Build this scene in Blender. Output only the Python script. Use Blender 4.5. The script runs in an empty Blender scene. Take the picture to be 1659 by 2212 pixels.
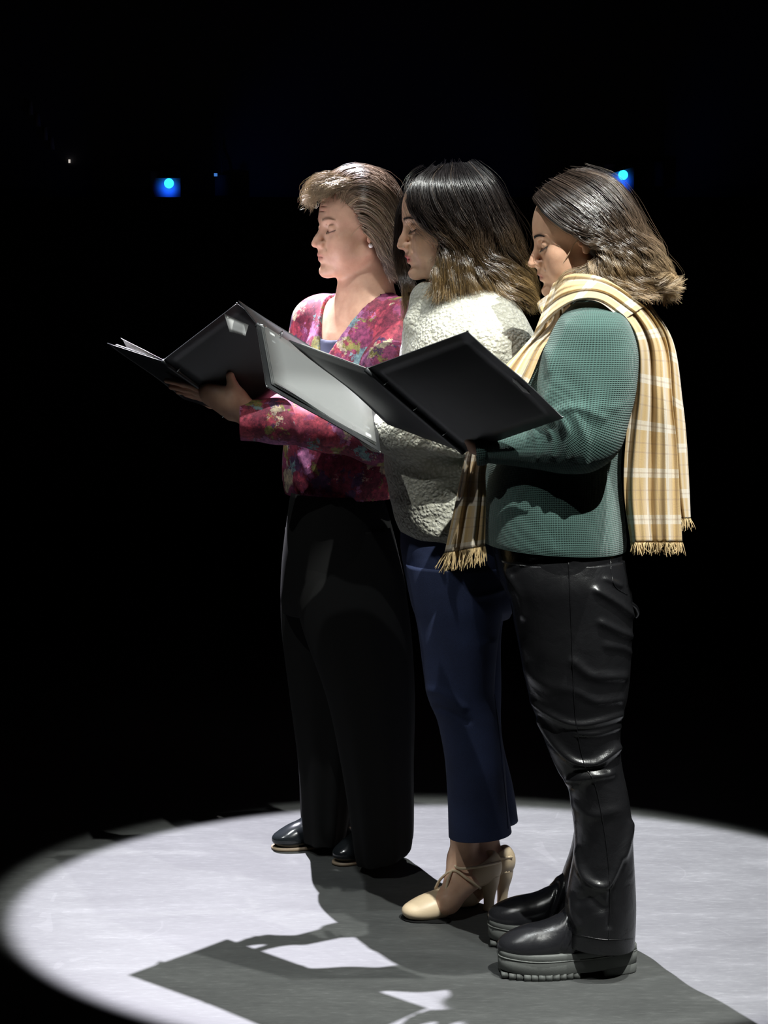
import bpy, math, random
import numpy as np
from mathutils import Vector, Matrix
random.seed(7); rng = np.random.default_rng(7)
sc = bpy.context.scene
col = sc.collection
# ------------------------------------------------------------------ camera, world, lights, exposure
F = 4731.0; CH = 1.59; TILT = math.atan(656/4731.0)
cam_d = bpy.data.cameras.new('camera'); cam = bpy.data.objects.new('camera', cam_d); col.objects.link(cam)
cam_d.sensor_fit = 'VERTICAL'; cam_d.sensor_height = 36.0; cam_d.lens = F/2212*36.0
cam_d.clip_end = 100
cam.location = (0, 0, CH); cam.rotation_euler = (math.pi/2 - TILT, 0, 0)
sc.camera = cam
wd = bpy.data.worlds.new('world'); sc.world = wd; wd.use_nodes = True
wd.node_tree.nodes['Background'].inputs[0].default_value = (0.5, 0.6, 0.8, 1)
wd.node_tree.nodes['Background'].inputs[1].default_value = 0.0008
sc.view_settings.view_transform = 'Standard'; sc.view_settings.look = 'None'
sc.view_settings.gamma = 1; sc.view_settings.use_curve_mapping = False
sc.view_settings.exposure = 0.0

POOL = np.array([0.176, 4.878, 0.0])
POOL_A, POOL_B, POOL_T = 1.065, 0.899, math.radians(-7.8)
def spot(pos, power, color, grow=1.0, blend=0.05, size=0.03, shift=(0, 0)):
    """profile spot whose beam is shaped so that it fills the oval pool on the stage"""
    pos = np.array(pos, float); C = POOL + np.array([shift[0], shift[1], 0]); d = C - pos; D = np.linalg.norm(d); d /= D
    e1 = np.cross(d, [0, 0, 1.0]); e1 /= np.linalg.norm(e1); e2 = np.cross(e1, d)
    u = np.array([math.cos(POOL_T), math.sin(POOL_T), 0])*POOL_A*grow
    v = np.array([-math.sin(POOL_T), math.cos(POOL_T), 0])*POOL_B*grow
    A = np.array([[u@e1, v@e1], [u@e2, v@e2]])
    U, S, _ = np.linalg.svd(A)
    ax = U[0, 0]*e1 + U[1, 0]*e2; ay = np.cross(-d, ax)
    L = bpy.data.lights.new('spot_light', 'SPOT'); o = bpy.data.objects.new('spot_light', L); col.objects.link(o)
    L.energy = power; L.color = color; L.spot_blend = blend; L.shadow_soft_size = size
    L.spot_size = 2*math.atan(S[0]/D)
    M = Matrix(((ax[0], ay[0], -d[0], pos[0]), (ax[1], ay[1], -d[1], pos[1]), (ax[2], ay[2], -d[2], pos[2]), (0, 0, 0, 1)))
    o.matrix_world = M @ Matrix.Diagonal((1, S[1]/S[0], 1, 1))
    return o
spot((-1.15, 8.45, 6.5), 15000, (0.90, 0.88, 1.0), 1.0, 0.06)          # high back light
spot((1.5, 3.55, 6.5), 2000, (0.98, 1.0, 0.95), 1.0, 0.08)          # steep key light, camera right
spot((1.9, 0.95, 6.5), 3000, (0.98, 1.0, 0.95), 1.0, 0.08)            # lower front light, camera right
spot((-1.2, 3.4, 6.8), 700, (0.95, 1.0, 1.0), 1.0, 0.12)               # steep front light, camera left

spot((-2.9, 1.8, 6.5), 420, (0.97, 1.0, 0.97), 0.96, 0.12)               # added low fill from camera left, brightens the farthest person's hand
# ------------------------------------------------------------------ helpers
def P(px, py, Y):
    d0 = (px-829.5)/F; d2 = -(py-1106)/F
    y = math.cos(TILT) + d2*math.sin(TILT); z = -math.sin(TILT) + d2*math.cos(TILT)
    k = Y/y
    return np.array([d0*k, Y, CH + z*k])
def proj(V):
    V = np.asarray(V, float); x = V[..., 0]; y = V[..., 1]; z = V[..., 2]-CH
    fw = y*math.cos(TILT) - z*math.sin(TILT); up = y*math.sin(TILT) + z*math.cos(TILT)
    return np.stack([829.5 + F*x/fw, 1106 - F*up/fw], -1)
def tag(o, label=None, cat=None, group=None, kind=None):
    if label: o['label'] = label
    if cat: o['category'] = cat
    if group: o['group'] = group
    if kind: o['kind'] = kind
    return o
def empty(name, loc):
    o = bpy.data.objects.new(name, None); col.objects.link(o); o.location = loc; o.empty_display_size = 0.1
    return o
def mk(name, V, Fc, mat, parent=None, smooth=True, uv=None, colr=None, kind=None, label=None):
    """V (n,3); Fc: (m,k) int array or a list of such arrays / lists"""
    V = np.asarray(V, np.float32)
    if isinstance(Fc, np.ndarray): Fc = [Fc]
    arrs = []
    for f in Fc:
        f = np.asarray(f, np.int32)
        if f.ndim == 1: f = f[None, :]
        if len(f): arrs.append(f)
    me = bpy.data.meshes.new(name)
    loops = np.concatenate([a.ravel() for a in arrs]); sizes = np.concatenate([np.full(len(a), a.shape[1], np.int32) for a in arrs])
    starts = np.concatenate([[0], np.cumsum(sizes)[:-1]]).astype(np.int32)
    me.vertices.add(len(V)); me.vertices.foreach_set('co', V.ravel())
    me.loops.add(len(loops)); me.loops.foreach_set('vertex_index', loops)
    me.polygons.add(len(sizes)); me.polygons.foreach_set('loop_start', starts); me.polygons.foreach_set('loop_total', sizes)
    if uv is not None:
        l = me.uv_layers.new(name='UVMap'); l.data.foreach_set('uv', np.asarray(uv, np.float32)[loops].ravel())
    if colr is not None:
        ca = me.color_attributes.new('Col', 'FLOAT_COLOR', 'POINT')
        c = np.ones((len(V), 4), np.float32); c[:, :3] = colr; ca.data.foreach_set('color', c.ravel())
    me.update(calc_edges=True); me.validate()
    if smooth: me.polygons.foreach_set('use_smooth', np.ones(len(me.polygons), bool))
    if mat: me.materials.append(mat)
    o = bpy.data.objects.new(name, me); col.objects.link(o)
    if parent is not None:
        o.parent = parent; o.matrix_parent_inverse = Matrix.Translation(-Vector(world_loc(parent)))
    if kind: o['kind'] = kind
    if label: o['label'] = label
    return o
def world_loc(o):
    v = Vector((0, 0, 0))
    if o.type == 'EMPTY': v = Vector(o.location)
    return v
def merge(parts):
    """join (V, faces, uv/col) tuples: returns V, [faces...], attr"""
    Vs, Fs, As, n = [], [], [], 0
    for p in parts:
        V, Fl = p[0], p[1]
        if isinstance(Fl, np.ndarray): Fl = [Fl]
        Vs.append(V); Fs += [np.asarray(f)+n for f in Fl]; n += len(V)
        if len(p) > 2: As.append(p[2])
    return np.concatenate(Vs), Fs, (np.concatenate(As) if As else None)
def cr(pts, n):
    """Catmull-Rom resample of rows of pts to n rows, uniform in index"""
    p = np.asarray(pts, float); m = len(p)
    if m == 2: t = np.linspace(0, 1, n)[:, None]; return p[0]*(1-t)+p[1]*t
    q = np.vstack([2*p[0]-p[1], p, 2*p[-1]-p[-2]])
    t = np.linspace(0, m-1, n); i = np.minimum(t.astype(int), m-2); f = (t-i)[:, None]
    a, b, c, d = q[i], q[i+1], q[i+2], q[i+3]
    return 0.5*((2*b)+(c-a)*f+(2*a-5*b+4*c-d)*f**2+(-a+3*b-3*c+d)*f**3)
def arc(pts, n):
    d = cr(pts, 60); s = np.r_[0, np.cumsum(np.linalg.norm(np.diff(d, axis=0), axis=1))]
    t = np.linspace(0, s[-1], n); return np.stack([np.interp(t, s, d[:, k]) for k in range(d.shape[1])], 1)
def tubemesh(path, rad, m=10, cap=True):
    p = np.asarray(path, float); n = len(p); r = np.broadcast_to(np.asarray(rad, float), (n,))
    T = np.gradient(p, axis=0); T /= np.linalg.norm(T, axis=1)[:, None]+1e-12
    ref = np.array([0, 0, 1.0]) if abs(T[0, 2]) < 0.8 else np.array([1.0, 0, 0])
    A = np.cross(T, ref); A /= np.linalg.norm(A, axis=1)[:, None]+1e-12; B = np.cross(T, A)
    th = np.linspace(0, 2*math.pi, m, endpoint=False)
    V = p[:, None]+r[:, None, None]*(np.cos(th)[None, :, None]*A[:, None]+np.sin(th)[None, :, None]*B[:, None])
    V = V.reshape(-1, 3); i = np.arange(n-1)[:, None]*m; j = np.arange(m)[None]; j2 = (j+1) % m
    Fq = np.stack([i+j, i+j2, i+m+j2, i+m+j], -1).reshape(-1, 4)
    Fs = [Fq]
    if cap: Fs += [np.arange(m)[::-1][None], (np.arange(m)+(n-1)*m)[None]]
    return V, Fs
def box_verts(o, a, b, c):
    """parallelepiped from corner o with edges a,b,c"""
    o, a, b, c = map(lambda q: np.asarray(q, float), (o, a, b, c))
    V = np.array([o, o+a, o+a+b, o+b, o+c, o+a+c, o+a+b+c, o+b+c])
    Fq = np.array([[0, 3, 2, 1], [4, 5, 6, 7], [0, 1, 5, 4], [1, 2, 6, 5], [2, 3, 7, 6], [3, 0, 4, 7]])
    return V, Fq
class SN:
    """smooth band-limited noise made of random sines"""
    def __init__(s, seed, scale, n=14, aniso=(1, 1, 1)):
        r = np.random.default_rng(seed); k = r.normal(size=(n, 3)); k /= np.linalg.norm(k, axis=1)[:, None]
        s.k = k*scale*r.uniform(0.6, 1.5, (n, 1))*np.array(aniso); s.p = r.uniform(0, 6.28, n)
    def __call__(s, V): return np.sin(V@s.k.T+s.p).sum(-1)/math.sqrt(len(s.p))
def polydist(px, line):
    line = np.asarray(line, float); best = np.full(len(px), 1e9)
    for a, b in zip(line[:-1], line[1:]):
        ab = b-a; t = np.clip(((px-a)@ab)/(ab@ab), 0, 1)
        best = np.minimum(best, np.linalg.norm(px-a-t[:, None]*ab, axis=1))
    return best
def ridges(V, lst):
    """sum of gaussian ridges (metres) drawn as polylines; each (line, width px, height m, taper)"""
    px = proj(V); out = np.zeros(len(V))
    for line, w, h in lst:
        L = cr(line, 14) if len(line) > 2 else line
        out += h*np.exp(-(polydist(px, L)/w)**2)
    return out
def ring(py, xl, xr, Y, hd, n=2.2, pyr=None, skew=0.0):
    A = P(xl, py, Y); B = P(xr, py if pyr is None else pyr, Y); c = (A+B)/2; a = (B-A)/2
    return np.r_[c, a, np.array([skew, hd, 0.0]), n]
def loft(rings, N, M, disp=None, cap=(True, True)):
    R = cr(np.array(rings), N); th = np.linspace(0, 2*math.pi, M, endpoint=False)
    c, a, b, e = R[:, 0:3], R[:, 3:6], R[:, 6:9], R[:, 9]
    ct, st = np.cos(th), np.sin(th)
    cc = np.sign(ct)[None]*np.abs(ct)[None]**(2/e[:, None]); ss = np.sign(st)[None]*np.abs(st)[None]**(2/e[:, None])
    V = c[:, None]+cc[..., None]*a[:, None]+ss[..., None]*b[:, None]
    if disp is not None:
        la = np.linalg.norm(a, axis=1)[:, None, None]; lb = np.linalg.norm(b, axis=1)[:, None, None]
        nn = (ct[None, :, None]*a[:, None]/la**2+st[None, :, None]*b[:, None]/lb**2); nn /= np.linalg.norm(nn, axis=2)[..., None]
        flat = V.reshape(-1, 3); d = disp(flat, nn.reshape(-1, 3), np.repeat(np.linspace(0, 1, N), M), np.tile(th, N))
        V = (flat+nn.reshape(-1, 3)*d[:, None]).reshape(N, M, 3)
    rad = (np.linalg.norm(a, axis=1)+np.linalg.norm(b, axis=1))/2
    s = np.r_[0, np.cumsum(np.linalg.norm(np.diff(c, axis=0), axis=1))]
    uu = (th[None]*np.mean(rad))*np.ones((N, 1)); vv = s[:, None]*np.ones((1, M))
    uv = np.stack([uu, vv], -1).reshape(-1, 2); V = V.reshape(-1, 3)
    i = np.arange(N-1)[:, None]*M; j = np.arange(M)[None]; j2 = (j+1) % M
    Fs = [np.stack([i+j, i+j2, i+M+j2, i+M+j], -1).reshape(-1, 4)]
    if cap[0]:
        V = np.vstack([V, c[0]]); uv = np.vstack([uv, uv[0]]); k = len(V)-1; q = np.arange(M); Fs.append(np.stack([q, np.full(M, k), (q+1) % M], 1))
    if cap[1]:
        V = np.vstack([V, c[-1]]); uv = np.vstack([uv, uv[0]]); k = len(V)-1; q = np.arange(M)+(N-1)*M; Fs.append(np.stack([(np.arange(M)+1) % M+(N-1)*M, np.full(M, k), q], 1))
    return V, Fs, uv

# ---- signed distance sculpting
class Frame:
    def __init__(s, o, yaw=0, pitch=0, roll=0, scale=0.01):
        y, p, r = map(math.radians, (yaw, pitch, roll))
        f = np.array([-math.cos(y), -math.sin(y), 0]); l = np.array([math.sin(y), -math.cos(y), 0]); u = np.array([0, 0, 1.0])
        f2 = f*math.cos(p)-u*math.sin(p); u2 = u*math.cos(p)+f*math.sin(p)
        l3 = l*math.cos(r)+u2*math.sin(r); u3 = u2*math.cos(r)-l*math.sin(r)
        s.R = np.stack([f2, l3, u3]); s.o = np.asarray(o, float); s.k = scale
    def w(s, p): return s.o+s.k*(np.asarray(p, float)@s.R)
    def loc(s, V): return ((np.asarray(V)-s.o)@s.R.T)/s.k
I3 = np.eye(3)
class SDF:
    def __init__(s): s.ops = []
    def ell(s, c, r, R=I3, k=0.02, op='u'):
        c = np.asarray(c, float); r = np.asarray(r, float); e = np.sqrt(((R*r[:, None])**2).sum(0))
        s.ops.append(('e', c, r, R, k, op, c-e, c+e)); return s
    def cone(s, a, b, ra, rb, k=0.02, op='u'):
        a, b = np.asarray(a, float), np.asarray(b, float); m = max(ra, rb)
        s.ops.append(('c', a, b, (ra, rb), k, op, np.minimum(a, b)-m, np.maximum(a, b)+m)); return s
    def chain(s, pts, rad, k=0.02, op='u'):
        for i in range(len(pts)-1): s.cone(pts[i], pts[i+1], rad[i], rad[i+1], k, op)
        return s
    def box(s, c, h, R=I3, rd=0.003, k=0.004, op='u'):
        c = np.asarray(c, float); h = np.asarray(h, float); e = (np.abs(R)*h[:, None]).sum(0)+rd
        s.ops.append(('b', c, h, R, k, op, c-e, c+e, rd)); return s
    def mesh(s, ax, ay, az, post=None):
        ax, ay, az = [np.asarray(q, np.float32) for q in (ax, ay, az)]
        Fd = np.full((len(ax), len(ay), len(az)), 0.5, np.float32)
        for o in s.ops:
            if o[0] == 'b': typ, c, h, R, k, op, lo, hi, rd = o
            elif o[0] == 'e': typ, c, r, R, k, op, lo, hi = o
            else: typ, a, b, rr, k, op, lo, hi = o
            mg = k+0.012
            sl = []
            for q, l, hh in zip((ax, ay, az), lo, hi):
                i0 = np.searchsorted(q, l-mg); i1 = np.searchsorted(q, hh+mg); sl.append(slice(max(i0-1, 0), min(i1+1, len(q))))
            X, Y, Z = ax[sl[0]][:, None, None], ay[sl[1]][None, :, None], az[sl[2]][None, None, :]
            if X.size == 0 or Y.size == 0 or Z.size == 0: continue
            if typ == 'c':
                ba = (b-a).astype(np.float32); L = float(ba@ba)+1e-12
                dx, dy, dz = X-np.float32(a[0]), Y-np.float32(a[1]), Z-np.float32(a[2])
                t = np.clip((dx*ba[0]+dy*ba[1]+dz*ba[2])/L, 0, 1)
                d = np.sqrt((dx-t*ba[0])**2+(dy-t*ba[1])**2+(dz-t*ba[2])**2)-(rr[0]+(rr[1]-rr[0])*t)
            else:
                dx, dy, dz = X-np.float32(c[0]), Y-np.float32(c[1]), Z-np.float32(c[2])
                q = [dx*np.float32(R[i, 0])+dy*np.float32(R[i, 1])+dz*np.float32(R[i, 2]) for i in range(3)]
                if typ == 'e':
                    k0 = np.sqrt((q[0]/r[0])**2+(q[1]/r[1])**2+(q[2]/r[2])**2)
                    k1 = np.sqrt((q[0]/r[0]**2)**2+(q[1]/r[1]**2)**2+(q[2]/r[2]**2)**2)+1e-6
                    d = (k0*(k0-1)/k1).astype(np.float32)
                else:
                    m_ = [np.abs(q[i])-np.float32(h[i]) for i in range(3)]
                    d = np.sqrt(np.maximum(m_[0], 0)**2+np.maximum(m_[1], 0)**2+np.maximum(m_[2], 0)**2)+np.minimum(np.maximum(np.maximum(m_[0], m_[1]), m_[2]), 0)-rd
            V = Fd[sl[0], sl[1], sl[2]]
            if op == 'u':
                hh = np.maximum(k-np.abs(V-d), 0)/k; V[...] = np.minimum(V, d)-hh*hh*k*0.25
            else:
                d = -d; hh = np.maximum(k-np.abs(V-d), 0)/k; V[...] = np.maximum(V, d)+hh*hh*k*0.25
        if post is not None: Fd = post(Fd, ax[:, None, None], ay[None, :, None], az[None, None, :])
        return nets(Fd, ax, ay, az)
def nets(Fd, ax, ay, az):
    ins = Fd < 0; nx, ny, nz = Fd.shape
    c = np.zeros((nx-1, ny-1, nz-1), np.int8)
    for i in (0, 1):
        for j in (0, 1):
            for k in (0, 1): c += ins[i:nx-1+i, j:ny-1+j, k:nz-1+k]
    act = (c > 0) & (c < 8); idx = np.full(act.shape, -1, np.int32); I, J, K = np.nonzero(act); idx[I, J, K] = np.arange(len(I))
    acc = np.zeros((len(I), 3)); cnt = np.zeros(len(I)); AX = (ax, ay, az)
    for d in range(3):
        for u in (0, 1):
            for v in (0, 1):
                o = [0, 0, 0]; o[(d+1) % 3] = u; o[(d+2) % 3] = v
                a = (I+o[0], J+o[1], K+o[2]); o2 = list(o); o2[d] = 1; b = (I+o2[0], J+o2[1], K+o2[2])
                fa, fb = Fd[a], Fd[b]; m = (fa < 0) != (fb < 0); t = np.where(m, fa/(fa-fb+1e-20), 0)
                for e in range(3):
                    ca, cb = AX[e][a[e]], AX[e][b[e]]; acc[:, e] += np.where(m, ca+(cb-ca)*t, 0)
                cnt += m
    V = acc/cnt[:, None]; quads = []
    for d in range(3):
        sl0 = [slice(None)]*3; sl1 = [slice(None)]*3; sl0[d] = slice(0, -1); sl1[d] = slice(1, None)
        a, b = ins[tuple(sl0)], ins[tuple(sl1)]
        E = np.nonzero(a != b); s_ = a[E]
        e1, e2 = (d+1) % 3, (d+2) % 3
        ok = (E[e1] > 0) & (E[e2] > 0) & (E[e1] < Fd.shape[e1]-1) & (E[e2] < Fd.shape[e2]-1)
        E = [q[ok] for q in E]; s_ = s_[ok]
        def at(p, q):
            g = [E[0].copy(), E[1].copy(), E[2].copy()]; g[e1] = g[e1]-p; g[e2] = g[e2]-q; return idx[g[0], g[1], g[2]]
        Q = np.stack([at(0, 0), at(1, 0), at(1, 1), at(0, 1)], 1)
        Q[~s_] = Q[~s_][:, ::-1]; quads.append(Q)
    Q = np.vstack(quads); return V, Q[(Q >= 0).all(1)]
def axis(lo, hi, fine, hf, hc):
    """grid coordinates: step hf inside the fine intervals, hc elsewhere"""
    x = lo; out = [lo]
    while x < hi:
        f = any(a-0.004 <= x <= b+0.004 for a, b in fine)
        if not f:
            nxt = min([a for a, b in fine if a > x] or [1e9]); x = min(x+hc, max(nxt, x+hf)) if nxt < 1e8 else x+hc
        else: x += hf
        out.append(x)
    return np.array(out)
def vnormals(V, Q):
    n = np.zeros_like(V); a = V[Q[:, 2]]-V[Q[:, 0]]; b = V[Q[:, 3]]-V[Q[:, 1]]; f = np.cross(a, b)
    for k in range(4): np.add.at(n, Q[:, k], f)
    return n/(np.linalg.norm(n, axis=1)[:, None]+1e-12)

# ------------------------------------------------------------------ material helpers
def newmat(name):
    m = bpy.data.materials.new(name); m.use_nodes = True; nt = m.node_tree; b = nt.nodes['Principled BSDF']; return m, nt, b
def nd(nt, t, **kw):
    n = nt.nodes.new(t)
    for k, v in kw.items():
        if k.startswith('i_'): n.inputs[k[2:].replace('_', ' ')].default_value = v
        else: setattr(n, k, v)
    return n
def lk(nt, a, b): nt.links.new(a, b)
def simple(name, c, rough=0.6, metal=0, spec=0.5, sss=0, coat=0, bump=None, sheen=0):
    m, nt, b = newmat(name); b.inputs['Base Color'].default_value = (*c, 1); b.inputs['Roughness'].default_value = rough
    b.inputs['Metallic'].default_value = metal; b.inputs['Specular IOR Level'].default_value = spec
    b.inputs['Coat Weight'].default_value = coat; b.inputs['Sheen Weight'].default_value = sheen
    if bump:
        sc_, st, dist = bump; tc = nd(nt, 'ShaderNodeTexCoord'); nz = nd(nt, 'ShaderNodeTexNoise', i_Scale=sc_, i_Detail=4.0)
        bp = nd(nt, 'ShaderNodeBump', i_Strength=st, i_Distance=dist)
        lk(nt, tc.outputs['Object'], nz.inputs['Vector']); lk(nt, nz.outputs['Fac'], bp.inputs['Height']); lk(nt, bp.outputs['Normal'], b.inputs['Normal'])
    return m
def ramp(nt, stops, interp='LINEAR'):
    r = nd(nt, 'ShaderNodeValToRGB'); cr_ = r.color_ramp; cr_.interpolation = interp
    while len(cr_.elements) < len(stops): cr_.elements.new(0.5)
    for e, (p, c) in zip(cr_.elements, stops): e.position = p; e.color = (*c, 1)
    return r
def math_(nt, op, a, b=None, c=None):
    n = nd(nt, 'ShaderNodeMath', operation=op)
    for i, v in enumerate((a, b, c)):
        if v is None: continue
        if isinstance(v, (int, float)): n.inputs[i].default_value = v
        else: lk(nt, v, n.inputs[i])
    return n.outputs[0]
def mix(nt, f, a, b, mode='MIX'):
    n = nd(nt, 'ShaderNodeMix', data_type='RGBA', blend_type=mode)
    for i, v in ((0, f), (6, a), (7, b)):
        if isinstance(v, (int, float)): n.inputs[i].default_value = v
        elif isinstance(v, tuple): n.inputs[i].default_value = (*v, 1)
        else: lk(nt, v, n.inputs[i])
    return n.outputs[2]
# ------------------------------------------------------------------ materials
def floor_mat():
    m, nt, b = newmat('stage_floor_paint'); tc = nd(nt, 'ShaderNodeTexCoord')
    mp = nd(nt, 'ShaderNodeMapping'); mp.inputs['Scale'].default_value = (1.2, 4.0, 1); mp.inputs['Rotation'].default_value = (0, 0, 0.12); lk(nt, tc.outputs['Object'], mp.inputs[0])
    n1 = nd(nt, 'ShaderNodeTexNoise', i_Scale=3.0, i_Detail=8.0, i_Roughness=0.65); lk(nt, mp.outputs[0], n1.inputs['Vector'])
    n2 = nd(nt, 'ShaderNodeTexNoise', i_Scale=26.0, i_Detail=6.0, i_Roughness=0.7); lk(nt, mp.outputs[0], n2.inputs['Vector'])
    r1 = ramp(nt, [(0.3, (0.036, 0.0375, 0.037)), (0.55, (0.047, 0.049, 0.048)), (0.75, (0.068, 0.070, 0.069))]); lk(nt, n1.outputs['Fac'], r1.inputs[0])
    r2 = ramp(nt, [(0.32, (0.80, 0.80, 0.81)), (0.55, (1, 1, 1)), (0.72, (1.45, 1.45, 1.45))]); lk(nt, n2.outputs['Fac'], r2.inputs[0])
    c = mix(nt, 1.0, r1.outputs[0], r2.outputs[0], 'MULTIPLY')
    # thin pale scuff scratches
    n3 = nd(nt, 'ShaderNodeTexNoise', i_Scale=1.3, i_Detail=1.0); lk(nt, tc.outputs['Object'], n3.inputs['Vector'])
    v = math_(nt, 'ABSOLUTE', math_(nt, 'SUBTRACT', n3.outputs['Fac'], 0.5)); line = math_(nt, 'LESS_THAN', v, 0.0011)
    n4 = nd(nt, 'ShaderNodeTexNoise', i_Scale=9.0); lk(nt, tc.outputs['Object'], n4.inputs['Vector'])
    br = math_(nt, 'GREATER_THAN', n4.outputs['Fac'], 0.55); fac = math_(nt, 'MULTIPLY', math_(nt, 'MULTIPLY', line, br), 0.07)
    c = mix(nt, fac, c, (0.16, 0.16, 0.16)); lk(nt, c, b.inputs['Base Color'])
    b.inputs['Roughness'].default_value = 0.62; b.inputs['Specular IOR Level'].default_value = 0.35
    bp = nd(nt, 'ShaderNodeBump', i_Strength=0.25, i_Distance=0.002); lk(nt, n2.outputs['Fac'], bp.inputs['Height']); lk(nt, bp.outputs[0], b.inputs['Normal'])
    return m
def skin_mat(name, c, lip):
    m, nt, b = newmat(name); at = nd(nt, 'ShaderNodeAttribute', attribute_name='Col'); tc = nd(nt, 'ShaderNodeTexCoord')
    n = nd(nt, 'ShaderNodeTexNoise', i_Scale=40.0, i_Detail=5.0); lk(nt, tc.outputs['Object'], n.inputs['Vector'])
    r = ramp(nt, [(0.3, (0.88, 0.80, 0.78)), (0.7, (1.08, 1.06, 1.05))]); lk(nt, n.outputs['Fac'], r.inputs[0])
    lk(nt, mix(nt, 1.0, at.outputs['Color'], r.outputs[0], 'MULTIPLY'), b.inputs['Base Color'])
    b.inputs['Roughness'].default_value = 0.48; b.inputs['Specular IOR Level'].default_value = 0.4
    b.inputs['Subsurface Weight'].default_value = 0.18; b.inputs['Subsurface Radius'].default_value = (0.012, 0.005, 0.003); b.inputs['Subsurface Scale'].default_value = 0.6
    n2 = nd(nt, 'ShaderNodeTexNoise', i_Scale=420.0, i_Detail=3.0); lk(nt, tc.outputs['Object'], n2.inputs['Vector'])
    bp = nd(nt, 'ShaderNodeBump', i_Strength=0.18, i_Distance=0.001); lk(nt, n2.outputs['Fac'], bp.inputs['Height']); lk(nt, bp.outputs[0], b.inputs['Normal'])
    return m
def hair_mat(name, rough=0.33, spec=0.6):
    m, nt, b = newmat(name); at = nd(nt, 'ShaderNodeAttribute', attribute_name='Col'); lk(nt, at.outputs['Color'], b.inputs['Base Color'])
    b.inputs['Roughness'].default_value = rough; b.inputs['Specular IOR Level'].default_value = spec; return m
def knit_mat(name, c, p=0.0036):
    m, nt, b = newmat(name); uv = nd(nt, 'ShaderNodeUVMap'); sx = nd(nt, 'ShaderNodeSeparateXYZ'); lk(nt, uv.outputs[0], sx.inputs[0])
    su = math_(nt, 'ABSOLUTE', math_(nt, 'SINE', math_(nt, 'MULTIPLY', sx.outputs[0], math.pi/p)))
    sv = math_(nt, 'ABSOLUTE', math_(nt, 'SINE', math_(nt, 'MULTIPLY', sx.outputs[1], math.pi/p)))
    h = math_(nt, 'MULTIPLY', su, sv); r = ramp(nt, [(0.0, tuple(q*1.25 for q in c)), (0.9, tuple(q*0.5 for q in c))]); lk(nt, h, r.inputs[0])
    lk(nt, r.outputs[0], b.inputs['Base Color']); b.inputs['Roughness'].default_value = 0.85; b.inputs['Sheen Weight'].default_value = 0.25
    bp = nd(nt, 'ShaderNodeBump', i_Strength=0.9, i_Distance=0.0016, invert=True); lk(nt, h, bp.inputs['Height']); lk(nt, bp.outputs[0], b.inputs['Normal'])
    return m
def sherpa_mat():
    m, nt, b = newmat('cream_sherpa_fleece'); tc = nd(nt, 'ShaderNodeTexCoord')
    nz = nd(nt, 'ShaderNodeTexNoise', i_Scale=60.0, i_Detail=3.0); lk(nt, tc.outputs['Object'], nz.inputs['Vector'])
    w = mix(nt, 0.012, tc.outputs['Object'], nz.outputs['Color'], 'ADD')
    v = nd(nt, 'ShaderNodeTexVoronoi', i_Scale=130.0, feature='SMOOTH_F1'); v.inputs['Smoothness'].default_value = 0.4; lk(nt, w, v.inputs['Vector'])
    n2 = nd(nt, 'ShaderNodeTexNoise', i_Scale=300.0, i_Detail=4.0); lk(nt, tc.outputs['Object'], n2.inputs['Vector'])
    h = math_(nt, 'SUBTRACT', math_(nt, 'MULTIPLY', n2.outputs['Fac'], 0.25), v.outputs['Distance'])
    r = ramp(nt, [(0.25, (0.54, 0.53, 0.46)), (0.62, (0.40, 0.39, 0.32))]); lk(nt, v.outputs['Distance'], r.inputs[0]); lk(nt, r.outputs[0], b.inputs['Base Color'])
    b.inputs['Roughness'].default_value = 0.95; b.inputs['Sheen Weight'].default_value = 0.4
    bp = nd(nt, 'ShaderNodeBump', i_Strength=0.75, i_Distance=0.006); lk(nt, h, bp.inputs['Height']); lk(nt, bp.outputs[0], b.inputs['Normal'])
    return m
def plaid_mat():
    m, nt, b = newmat('tan_plaid_flannel'); uv = nd(nt, 'ShaderNodeUVMap'); sx = nd(nt, 'ShaderNodeSeparateXYZ'); lk(nt, uv.outputs[0], sx.inputs[0])
    def stripes(o, per):
        t = math_(nt, 'FRACT', math_(nt, 'DIVIDE', o, per))
        w = math_(nt, 'LESS_THAN', math_(nt, 'ABSOLUTE', math_(nt, 'SUBTRACT', t, 0.25)), 0.10)
        d1 = math_(nt, 'LESS_THAN', math_(nt, 'ABSOLUTE', math_(nt, 'SUBTRACT', t, 0.25)), 0.018)
        d2 = math_(nt, 'LESS_THAN', math_(nt, 'ABSOLUTE', math_(nt, 'SUBTRACT', math_(nt, 'ABSOLUTE', math_(nt, 'SUBTRACT', t, 0.72)), 0.10)), 0.018)
        return w, d1, d2
    w1, a1, b1 = stripes(sx.outputs[0], 0.085); w2, a2, b2 = stripes(sx.outputs[1], 0.095)
    c = mix(nt, 0.0, (0.50, 0.35, 0.165), (0, 0, 0))
    c = mix(nt, math_(nt, 'MULTIPLY', w1, 0.62), c, (0.66, 0.62, 0.54)); c = mix(nt, math_(nt, 'MULTIPLY', w2, 0.62), c, (0.66, 0.62, 0.54))
    for q in (a1, b1, a2, b2): c = mix(nt, math_(nt, 'MULTIPLY', q, 0.45), c, (0.34, 0.23, 0.14))
    lk(nt, c, b.inputs['Base Color']); b.inputs['Roughness'].default_value = 0.9; b.inputs['Sheen Weight'].default_value = 0.3
    n2 = nd(nt, 'ShaderNodeTexNoise', i_Scale=500.0); tc = nd(nt, 'ShaderNodeTexCoord'); lk(nt, tc.outputs['Object'], n2.inputs['Vector'])
    bp = nd(nt, 'ShaderNodeBump', i_Strength=0.3, i_Distance=0.001); lk(nt, n2.outputs['Fac'], bp.inputs['Height']); lk(nt, bp.outputs[0], b.inputs['Normal'])
    return m
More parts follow.
